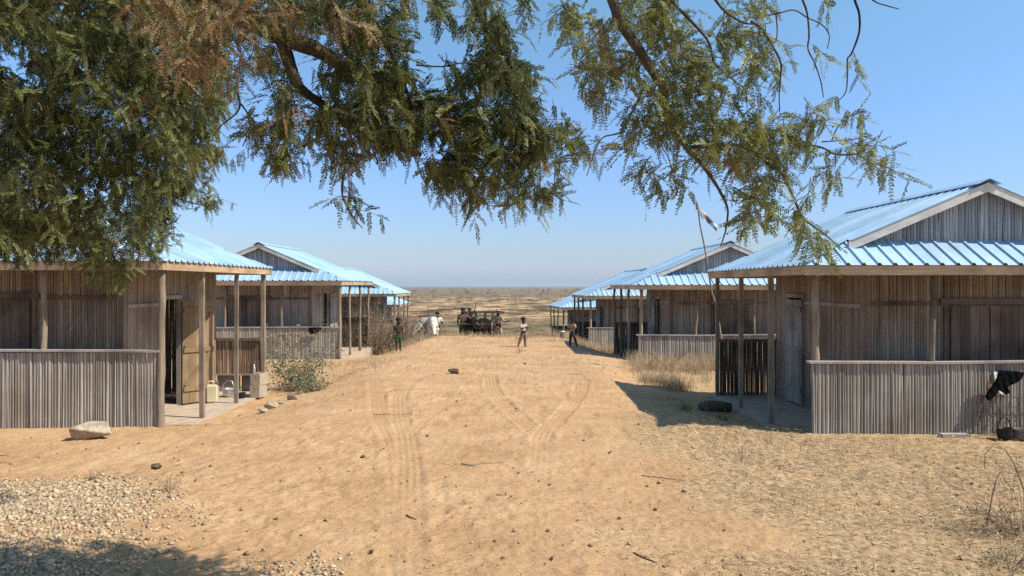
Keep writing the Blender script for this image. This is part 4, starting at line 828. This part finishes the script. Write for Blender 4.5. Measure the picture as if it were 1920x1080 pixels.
# ------------------------------------------------------------------ things on the left porch
def jerrycan(loc, rz):
    e = empty('jerrycan', loc, rz); tag(e, 'yellowed plastic jerrycan on the left porch', 'jerrycan')
    bm = bmesh.new(); bmesh.ops.create_cube(bm, size=1); bmesh.ops.scale(bm, verts=bm.verts, vec=(.23, .16, .36)); bmesh.ops.translate(bm, verts=bm.verts, vec=(0, 0, .18))
    bmesh.ops.bevel(bm, geom=list(bm.edges), offset=.035, segments=3, affect='EDGES'); me = bpy.data.meshes.new('body'); bm.to_mesh(me); bm.free(); me.materials.append(M['plastic']); o = bpy.data.objects.new('body', me); COL.objects.link(o); o.parent = e
    mb = MB(); mb.tube([(-.08, 0, .355), (-.07, 0, .405), (-.02, 0, .415), (.03, 0, .40), (.035, 0, .355)], .013, 8); mb.build('handle', M['plastic'], e, True)
    mb = MB(); mb.lathe([(.024, .34), (.024, .385), (.03, .387), (.03, .415), (.001, .417)], (.08, 0, 0), 12); mb.build('cap', M['dark_stone'], e)
    return e
zs = -.15
jerrycan(((398-CX)/F*14.5, 14.5, zs), .25)
def cblock(loc, rz, label):
    e = empty('cement_block', loc, rz); tag(e, label, 'cement block', 'cement blocks at the end of the left porch'); mb = MB()
    a, b, h, t = .40, .20, .235, .035
    mb.box((-a/2, -b/2, 0), (a/2, -b/2+t, h), .5); mb.box((-a/2, b/2-t, 0), (a/2, b/2, h), .5)
    for u in (-a/2, -t/2, a/2-t): mb.box((u, -b/2+t+.0005, .002), (u+t, b/2-t-.0005, h-.002), .5)
    o = mb.build('shell', M['block'], e); return e
bx, by = (480-CX)/F*15.2, 15.35
cblock((bx, by, zs), R(86), 'lower cement block of the pair standing on the left porch'); cblock((bx+.01, by+.02, zs+.236), R(84), 'upper cement block, carrying the bottle')
e = empty('bottle', (bx-.05, by-.12, zs+.472)); tag(e, 'small clear bottle standing on the upper cement block', 'bottle')
mb = MB(); mb.lathe([(.026, 0), (.03, .01), (.03, .10), (.026, .125), (.011, .15), (.011, .175)], (0, 0, 0), 14); mb.build('body', M['tin'], e, True)
mb = MB(); mb.lathe([(.014, .170), (.014, .192), (.001, .193)], (0, 0, 0), 12); mb.build('cap', M['white_cloth'], e)
def pot(loc, r, h, mat, label, handle=True):
    e = empty('cooking_pot', loc); tag(e, label, 'pot'); mb = MB()
    mb.lathe([(r*.72, 0), (r*.95, h*.2), (r, h*.6), (r*.92, h*.9), (r*1.04, h), (r*.9, h*.97), (r*.82, h*.3), (.01, h*.1)], (0, 0, 0), 18); mb.build('body', M[mat], e, True)
    if handle:
        mb = MB(); mb.tube([(-r*.98, 0, h*.8), (-r*.9, 0, h*1.5), (-r*.3, 0, h*1.95), (r*.4, 0, h*1.85), (r*.95, 0, h*.85)], .008, 6); mb.build('handle', M[mat], e, True)
    return e
pot(((430-CX)/F*15.3, 15.3, zs), .13, .17, 'tin', 'dull aluminium pot with a raised handle on the left porch'); pot(((452-CX)/F*15.1, 15.1, zs), .09, .11, 'black', 'sooty black pot beside the porch post on the left')

# ------------------------------------------------------------------ things by the right house
def cloth_from_outline(name, outline, d0, thick, mat, parent=None, origin=None, seed=0):
    """a hanging folded cloth: outline in photo pixels at distance d0, given thickness and folds"""
    pts = [at(a, b, d0) for a, b in outline]; O = origin or pts[0]; bm = bmesh.new()
    f = bm.faces.new([bm.verts.new(p-O) for p in pts]); r_ = bmesh.ops.extrude_face_region(bm, geom=[f]); vs = [v for v in r_['geom'] if isinstance(v, bmesh.types.BMVert)]
    bmesh.ops.translate(bm, verts=vs, vec=(0, -thick, 0)); bmesh.ops.triangulate(bm, faces=bm.faces[:])
    bmesh.ops.subdivide_edges(bm, edges=bm.edges[:], cuts=2, use_grid_fill=True); bmesh.ops.smooth_vert(bm, verts=bm.verts[:], factor=.35, use_axis_x=True, use_axis_y=True, use_axis_z=True)
    for v in bm.verts: v.co.y += .005*math.sin(v.co.x*60+v.co.z*22+seed)*(1 if v.co.y < -thick*.5 else 0)
    bmesh.ops.recalc_face_normals(bm, faces=bm.faces[:]); me = bpy.data.meshes.new(name); bm.to_mesh(me); bm.free(); me.materials.append(M[mat]); o = bpy.data.objects.new(name, me); COL.objects.link(o)
    if parent: o.parent = parent
    else: o.location = O
    return o
c6 = lambda L: [(1780+a/6, 660+b/6) for a, b in L]
OUT = c6([(540, 207), (640, 205), (740, 215), (822, 226), (800, 290), (730, 350), (650, 378), (640, 400), (656, 452), (620, 478), (560, 432), (500, 480), (432, 548), (400, 512), (430, 430), (480, 372), (522, 300)])
dz = 10.53; O = at(*c6([(600, 215)])[0], dz); g = empty('black_garment', O); tag(g, 'black garment hung over the wire frame against the right half wall', 'garment')
cloth_from_outline('cloth', OUT, dz, .05, 'black_cloth', g, O, 1)
cloth_from_outline('pale_lining', c6([(488, 222), (540, 225), (525, 290), (495, 315)]), dz-.01, .025, 'white_cloth', g, O, 2)
cloth_from_outline('pale_sleeve', c6([(545, 430), (600, 455), (615, 476), (575, 472), (540, 452)]), dz-.03, .02, 'white_cloth', g, O, 3)
cloth_from_outline('brown_fold', c6([(470, 240), (490, 300), (455, 380), (425, 440), (412, 400), (440, 320)]), dz-.005, .02, 'brown_cloth', g, O, 4)
e = empty('wire_frame', at(1880, 826, 10.38)); tag(e, 'rusty wire grid frame leaning on the right half wall under the black garment', 'wire frame'); O = Vector(e.location); mb = MB()
TLp, BLp = at(1844, 742, 10.55), at(1825, 812, 10.36); TRp, BRp = at(1975, 748, 10.55), at(1985, 832, 10.36)
for k in range(5):
    t = k/4; mb.tube([TLp.lerp(BLp, t)-O, TRp.lerp(BRp, t)-O], .006, 5, random.random())
for k in range(9):
    t = k/8; mb.tube([TLp.lerp(TRp, t)-O, BLp.lerp(BRp, t)-O], .0055 if k else .009, 5, random.random())
mb.build('grid', M['rust'], e)
for (px, lab, r_, m_) in ((1884, 'sooty black pot at the foot of the wire frame', .10, 'black'), (1912, 'dented dark basin beside the sooty pot, right edge', .11, 'dark_stone')):
    p = at(px, 828, 10.22); pot((p.x, p.y, gz(p.x, p.y)), r_, .15, m_, lab, px < 1890)
x, y = px2g(1345, 768, -.12)
e = empty('log', (x, y+.1, gz(x, y+.1)), R(12)); tag(e, 'dark weathered log lying beside the right porch', 'log'); mb = MB()
mb.tube([(-.30, 0, .08), (-.12, .01, .10), (.08, 0, .09), (.28, -.02, .07)], [.085, .11, .10, .08], 10); mb.build('wood', M['bark'], e, True)
# rag on the second left half wall
O = at(592, 616, 22.78); g = empty('black_rag', O); tag(g, 'small black rag over the half wall of the second left house', 'rag'); cloth_from_outline('cloth', [(578, 614), (604, 614), (602, 619), (592, 624), (583, 627), (580, 622)], 22.80, .06, 'black_cloth', g, O, 5)

# ------------------------------------------------------------------ flag pole
fd = 19.0; b0 = at(1362, 707, fd); b0.z = gz(b0.x, b0.y)
e = empty('flag_pole', b0); tag(e, 'thin crooked flag pole leaning before the second right house', 'flag pole'); mb = MB()
pp = [b0-Vector((0, 0, .2))]+[at(a, b, fd) for a, b in ((1353, 640), (1343, 575), (1334, 545), (1327, 500), (1321, 462), (1313, 425), (1308, 388), (1306, 380))]
mb.tube([p-b0 for p in pp], [.03, .028, .026, .024, .022, .02, .018, .015, .010], 6); mb.build('pole', M['post'], e, True)
fo = at(1308, 386, fd-.03); fl = empty('flag', fo); tag(fl, 'limp white, orange and blue-grey flag on the leaning pole', 'flag')
def flagpiece(nm, a0, a1, b0_, b1_, mat):
    nu, nv = 12, 8; V = []; Fc = []
    for layer in (0, 1):
        for j in range(nv+1):
            for i in range(nu+1):
                a = a0+(a1-a0)*i/nu; b = b0_+(b1_-b0_)*j/nv
                px = 1308+b*8+a*36-8*b*a; py = 386+b*24+a*30*(1+.25*a)-13*b*a; d = fd-.03+.05*math.sin(a*9+b*4)+layer*.006
                V.append(tuple(at(px, py, d)-fo))
    W_ = (nu+1)*(nv+1)
    for j in range(nv):
        for i in range(nu):
            q = j*(nu+1)+i; Fc += [(q, q+1, q+nu+2, q+nu+1), (W_+q, W_+q+nu+1, W_+q+nu+2, W_+q+1)]
    mesh_obj(nm, np.array(V), Fc, M[mat], fl, np.full(len(V), .5), True)
flagpiece('white_band', 0, .22, 0, 1, 'white_cloth'); flagpiece('orange_band', .22, .34, .25, .8, 'red_flag'); flagpiece('white_edge', .34, 1, 0, .25, 'white_cloth'); flagpiece('blue_grey_band', .34, 1, .25, 1, 'green_flag'); flagpiece('white_hem', .22, .34, 0, .25, 'white_cloth')

# ------------------------------------------------------------------ people and animals
def skin(name, verts, edges, rad, mat, parent, root=0, levels=1):
    me = bpy.data.meshes.new('skeleton'); me.from_pydata(verts, edges, []); o = bpy.data.objects.new('skeleton', me); COL.objects.link(o)
    o.modifiers.new('s', 'SKIN')
    for k, sv in enumerate(me.skin_vertices[0].data):
        r_ = rad[k]; sv.radius = (r_, r_) if not isinstance(r_, tuple) else r_; sv.use_root = (k == root)
    sd = o.modifiers.new('d', 'SUBSURF'); sd.levels = levels; sd.render_levels = levels
    dg = bpy.context.evaluated_depsgraph_get(); nm = bpy.data.meshes.new_from_object(o.evaluated_get(dg)); bpy.data.objects.remove(o); bpy.data.meshes.remove(me)
    nm.name = name; nm.materials.clear(); nm.materials.append(M[mat]); nm.polygons.foreach_set('use_smooth', [True]*len(nm.polygons)); q = bpy.data.objects.new(name, nm); COL.objects.link(q); q.parent = parent; return q
def person(x, y, h, rz, label, arms, legs, child=False, shirt=None, bottom=None, long_=False, hat=False, z=None, sitz=0):
    e = empty('person', (x, y, gz(x, y) if z is None else z), R(rz)); tag(e, label, 'person')
    hs = 1.3 if child else 1.0; hip = .48 if child else .52
    sh = .80*h-(.03*h if child else 0)
    V = []; E = []; Rd = []
    def add(p, r_, par=None):
        V.append(Vector(p)); Rd.append(r_*h); 
        if par is not None: E.append((par, len(V)-1))
        return len(V)-1
    pel = add((0, 0, hip*h), (.078, .06)if False else .070); wa = add((0, .005*h, (hip+.10)*h), .062, pel); ch = add((0, .005*h, sh-.05*h), .078, wa); ne = add((0, .0, sh+.035*h), .030, ch)
    hb = add((0, -.005*h, sh+.075*h*hs), .046*hs, ne); hc = add((0, -.01*h, sh+.13*h*hs), .058*hs, hb); ht = add((0, .0, sh+.175*h*hs), .040*hs, hc)
    add((0, -.072*h*hs, sh+.105*h*hs), .012*hs, hb)
    joints = {}
    for sd, (ua, fa), (th, sk) in ((-1, arms[0], legs[0]), (1, arms[1], legs[1])):
        s0 = add((sd*.105*h, 0, sh-.01*h), .036, ch); el = add(V[s0]+Vector((ua[0], ua[1], ua[2])).normalized()*.165*h, .024, s0); wr = add(V[el]+Vector(fa).normalized()*.145*h, .0165, el)
        fd_ = Vector(fa).normalized(); pm = add(V[wr]+fd_*.045*h, .0175, wr); cr = fd_.cross(Vector((1, 0, 0.2))).normalized()
        for k in range(4):
            off = cr*(k-1.5)*.012*h; f1 = add(V[pm]+fd_*.030*h+off, .0062, pm); add(V[f1]+(fd_+Vector((0, -.35, -.25))).normalized()*(.028+.006*(k in (1, 2)))*h, .005, f1)
        t1 = add(V[wr]+fd_*.03*h+cr*.032*h, .0066, pm)
        hp = add((sd*.05*h, 0, (hip-.03)*h), .056, pel); kn = add(V[hp]+Vector(th).normalized()*(hip-.03)*.52*h, .036, hp); an = add(V[kn]+Vector(sk).normalized()*((hip-.03)*.48-.03)*h, .022, kn)
        he = add(V[an]+Vector((0, .012*h, -.018*h)), .019, an); toe = add(V[an]+Vector((sd*.012*h, -.085*h, -.026*h)), .014, an)
        joints[sd] = (s0, el, wr, hp, kn, an)
    skin('body', [tuple(v) for v in V], E, Rd, 'skin', e, pel, 2)
    hm = MB(); c = V[hc]; prof = []
    for k in range(7):
        a = k/6*math.pi*.58; prof.append((math.sin(a)*.069*h*hs, math.cos(a)*.066*h*hs))
    hm.lathe([(max(.001, r_), z_) for r_, z_ in prof][::-1], (c.x, c.y+.012*h, c.z+.012*h*hs), 14); hm.build('hair', M['hair'], e, True)
    for sd in (-1, 1):
        em = MB(); em.lathe([(.001, -.006*h), (.006*h, 0), (.001, .006*h)], (sd*.023*h*hs, -.0585*h*hs, c.z-.008*h), 8); em.build('eye', M['white_cloth'], e)
    def limb(pairs, mat, nm, rt=0):
        vs = []; es = []; rs = []
        for p, r_, par in pairs:
            vs.append(tuple(p)); rs.append(r_*h)
            if par is not None: es.append((par, len(vs)-1))
        skin(nm, vs, es, rs, mat, e, rt, 2)
    if shirt:
        pr = [(V[wa]-Vector((0, 0, .05*h)), .082, None), (V[wa], .076, 0), (V[ch], .092, 1), (V[ch].lerp(V[ne], .55), .045, 2)]
        for sd in (-1, 1):
            s0, el = joints[sd][:2]; pr += [(V[s0], .048, 2), (V[s0].lerp(V[el], .75 if not long_ else .98), .037, len(pr))]
            if long_: pr += [(V[joints[sd][1]].lerp(V[joints[sd][2]], .85), .028, len(pr)-1)]
        limb(pr, shirt, 'shirt')
    if bottom:
        mat, full = bottom; pr = [(V[pel]+Vector((0, 0, .03*h)), .078, None), (V[pel], .078, 0)]
        for sd in (-1, 1):
            hp, kn, an = joints[sd][3:]; pr += [(V[hp], .066, 1), (V[hp].lerp(V[kn], .95 if full else .75), .05, len(pr))]
            if full: pr += [(V[kn].lerp(V[an], .9), .036, len(pr)-1)]
        limb(pr, mat, 'trousers' if full else 'shorts', 1)
    if hat:
        m_ = MB(); m_.lathe([(.11*h, -.004), (.11*h, .006), (.062*h, .012), (.055*h, .055*h), (.001, .06*h)], (c.x, c.y, c.z+.045*h), 16); m_.build('hat', M['straw'], e, True)
    return e
DN = ((0, 0, -1), (0, -.1, -1)); 
AD = (((-.16, .05, -1), (-.05, -.18, -1)), ((.16, .05, -1), (.05, -.18, -1)))
LS = (((-.05, 0, -1), (0, .04, -1)), ((.05, 0, -1), (0, .04, -1)))
def gxy(px, d): return ((px-CX)/F*d, d)
person(*gxy(747, 24.6), 1.06, 25, 'child in green shorts standing at the left edge of the street', AD, LS, True, 'dark_cloth', ('green_cloth', False))
person(*gxy(981, 24.8), .95, 35, 'small child in a white top walking across the middle of the street', (((-.25, -.4, -.8), (.7, -.6, .35)), ((.25, -.3, -.8), (-.7, -.6, .2))), (((-.35, 0, -1), (-.45, .1, -1)), ((.12, 0, -1), (.06, .05, -1))), True, 'pale_cloth', ('brown_cloth', True))
person(*gxy(1073, 25.0), .97, -30, 'child with folded arms standing in the shadow of the second right roof', (((-.25, -.35, -.8), (.8, -.6, .2)), ((.25, -.35, -.8), (-.8, -.6, .25))), (((-.12, 0, -1), (-.1, .05, -1)), ((.3, 0, -1), (.28, .05, -1))), True, 'tan_cloth', ('dark_cloth', True))
person(*gxy(820, 36.6), 1.55, 10, 'person in a white shirt behind the white ox, hand on the yoke', (((-.5, -.6, -.6), (-.7, -.6, .1)), ((.35, -.2, -.8), (-.35, -.8, .1))), LS, False, 'white_cloth', ('dark_cloth', True), z=-.72)
person(*gxy(868, 35.6), 1.72, 0, 'bare-armed person standing left of the dark oxen', (((-.25, .05, -1), (.25, -.3, -.9)), ((.3, .0, -1), (.1, -.5, -.8))), LS, False, 'brown_cloth', ('green_cloth', False), z=-.68)
person(*gxy(880, 37.0), 1.30, 0, 'person on the ox cart raising one arm', (((-.3, -.1, -1), (0, -.4, -.8)), ((.55, 0, .8), (.25, 0, 1))), LS, False, 'dark_cloth', ('dark_cloth', True), z=-.32)
person(*gxy(934, 36.3), 1.62, -20, 'person in tan clothes and a straw hat leaning on the cart rail', (((-.5, -.3, -.7), (-.8, -.3, .15)), ((.45, -.1, -.7), (.6, -.3, .1))), (((-.12, 0, -1), (-.12, 0, -1)), ((.25, 0, -1), (.15, .05, -1))), False, 'tan_cloth', ('tan_cloth', True), True, True, z=-.70)
def zebu(x, y, z, rz, mat, label, low=False, muz='cow_dark', sc_=1.0):
    e = empty('zebu', (x, y, z), R(rz)); tag(e, label, 'ox'); e.scale = (sc_,)*3
    V = []; E = []; Rd = []
    def add(p, r_, par=None):
        V.append(p); Rd.append(r_)
        if par is not None: E.append((par, len(V)-1))
        return len(V)-1
    mid = add((0, .55, .92), .29); ru = add((0, 1.05, .98), .24, mid); tl = add((0, 1.28, .95), .12, ru); fr = add((0, .08, .93), .27, mid); 
    hu = add((0, .10, 1.26), .10, fr); nk = add((0, -.32, 1.02 if not low else .88), .155, fr); hd = add((0, -.62, 1.14 if not low else .72), .115, nk); mz = add((0, -.88, .93 if not low else .46), .068, hd)
    dw = add((0, -.22, .68), .06, fr)
    t1 = add((0, 1.36, .7), .022, tl); t2 = add((0, 1.37, .42), .028, t1)
    for sd in (-1, 1):
        a = add((sd*.17, .0, .66), .10, fr); k = add((sd*.17, -.02, .38), .055, a); f = add((sd*.17, .0, .10), .038, k); add((sd*.17, -.05, .03), .045, f)
        a = add((sd*.17, 1.06, .66), .13, ru); k = add((sd*.18, .98, .50), .075, a); hk = add((sd*.18, 1.16, .36), .045, k); f = add((sd*.18, 1.12, .10), .036, hk); add((sd*.18, 1.06, .03), .045, f)
    skin('body', V, E, Rd, mat, e, mid, 2)
    for sd in (-1, 1):
        H_ = Vector(V[hd]); mb = MB(); mb.tube([H_+Vector((sd*.08, .02, .08)), H_+Vector((sd*.2, .02, .16)), H_+Vector((sd*.25, 0, .30)), H_+Vector((sd*.2, -.02, .42))], [.03, .026, .018, .005], 7); mb.build('horn', M['horn'], e, True)
        mb = MB(); mb.tube([H_+Vector((sd*.1, .05, .02)), H_+Vector((sd*.2, .07, 0)), H_+Vector((sd*.28, .07, -.03))], [.02, .045, .01], 7); mb.build('ear', M[mat], e, True)
    m_ = MB(); P_ = Vector(V[mz]); D_ = (P_-Vector(V[hd])).normalized(); m_.tube([P_-D_*.03, P_+D_*.05, P_+D_*.085], [.073, .071, .03], 10); m_.build('muzzle', M[muz], e, True)
    return e
zebu((812-CX)/F*34.6, 34.6, -.60, 10, 'cow_white', 'white ox with its head down beneath the yoke', True)
zebu((791-CX)/F*35.2, 35.3, -.66, -25, 'cow_grey', 'grey ox in the shade beside the white ox', True)
zebu((885-CX)/F*34.9, 34.9, -.62, 6, 'cow_dark', 'dark ox facing the street, left of the pair', False)
zebu((902-CX)/F*35.0, 35.2, -.64, -12, 'cow_dark', 'dark ox with lowered head, right of the dark pair', True, sc_=.96)
e = empty('yoke', at(812, 592, 35.0)); tag(e, 'wooden yoke pole across the white and grey oxen', 'yoke'); O = Vector(e.location); mb = MB()
mb.tube([at(783, 593, 35.2)-O, at(800, 592, 35.0)-O, at(828, 592, 34.9)-O], .035, 7); mb.tube([at(822, 592, 34.95)-O, at(817, 606, 34.9)-O], .02, 6); mb.tube([at(803, 571, 35.1)-O, at(803, 594, 35.1)-O], .015, 5); mb.build('pole', M['plank_brown'], e, True)
# the ox cart
cx_, cyy = (899-CX)/F*36.8, 36.9; cz = gz(cx_, 36.9); e = empty('ox_cart', (cx_, cyy, cz)); tag(e, 'wooden ox cart with railed sides behind the dark oxen', 'cart')
def wheel(sx):
    W_ = empty('wheel', (0, 0, 0)); bpy.data.objects.remove(W_); mb = MB(); r_ = .60
    ring = [(sx, r_*math.cos(a), r_+r_*math.sin(a)) for a in np.linspace(0, 2*math.pi, 25)]; mb.tube(ring, .038, 6, .3, False); o = mb.build('wheel', M['plank_brown'], e, True)
    for k in range(10):
        a = k*math.pi/5; s_ = MB(); s_.tube([(sx, .07*math.cos(a), r_+.07*math.sin(a)), (sx, (r_-.03)*math.cos(a), r_+(r_-.03)*math.sin(a))], .022, 5); s_.build('spoke', M['plank_brown'], o)
    h_ = MB(); h_.tube([(sx-.09, 0, r_), (sx+.09, 0, r_)], .075, 10); h_.build('hub', M['plank_brown'], o)
for sx in (-.70, .72): wheel(sx)
mb = MB(); mb.tube([(-.78, 0, .60), (.80, 0, .60)], .035, 6); mb.build('axle', M['plank_brown'], e)
mb = MB()
for k in range(6): mb.box((-.62, -.85+k*.29, .68), (.62, -.57+k*.29, .72), random.random())
mb.build('bed', M['plank_gray'], e)
for yy in (-.80, .80):
    mb = MB(); mb.tube([(-.86, yy, 1.47), (.2, yy-.01, 1.48), (1.22, yy, 1.46)], .032, 6); mb.build('rail', M['plank_dark'], e)
    for a, b in ((-.6, -.75), (-.35, -.15), (-.05, -.2), (.12, .3), (.35, .28), (.5, .66), (.62, 1.0)):
        mb = MB(); mb.tube([(a, yy, .70), (b, yy, 1.46)], .026, 6); mb.build('stake', M['plank_dark'], e)
mb = MB(); mb.tube([(0, -.8, .66), (0, -1.6, .8), (0, -2.6, 1.05)], .04, 6); mb.build('shaft', M['plank_brown'], e)
mb = MB(); mb.tube([(-.75, -2.45, 1.02), (.55, -2.45, 1.00)], .04, 7); mb.build('yoke_beam', M['plank_dark'], e)
# enamel basin by the third right house
p = at(1061, 628, 30.0); x, y = p.x, p.y; e = empty('basin', (x, y, gz(x, y))); tag(e, 'pale grey tub on the crest before the farthest right house', 'tub'); mb = MB(); mb.lathe([(.17, 0), (.22, .02), (.25, .30), (.27, .31), (.23, .29), (.2, .04), (.01, .03)], (0, 0, 0), 18); mb.build('bowl', M['tin'], e, True)

# ------------------------------------------------------------------ haze
hz = MB(); hz.box((-4500, -40, -14), (4500, 8000, 14)); m = bpy.data.materials.new('haze'); m.use_nodes = True; nt = m.node_tree; nt.nodes.remove(nt.nodes['Principled BSDF'])
pv = nt.nodes.new('ShaderNodeVolumePrincipled'); pv.inputs['Color'].default_value = (0.80, 0.90, 1.0, 1); pv.inputs['Density'].default_value = 0.00018; pv.inputs['Anisotropy'].default_value = 0.2
nt.links.new(pv.outputs[0], nt.nodes['Material Output'].inputs['Volume']); ho = hz.build('haze', m); ho['kind'] = 'stuff'; ho['label'] = 'thin dusty haze over the plain'; ho['category'] = 'haze'
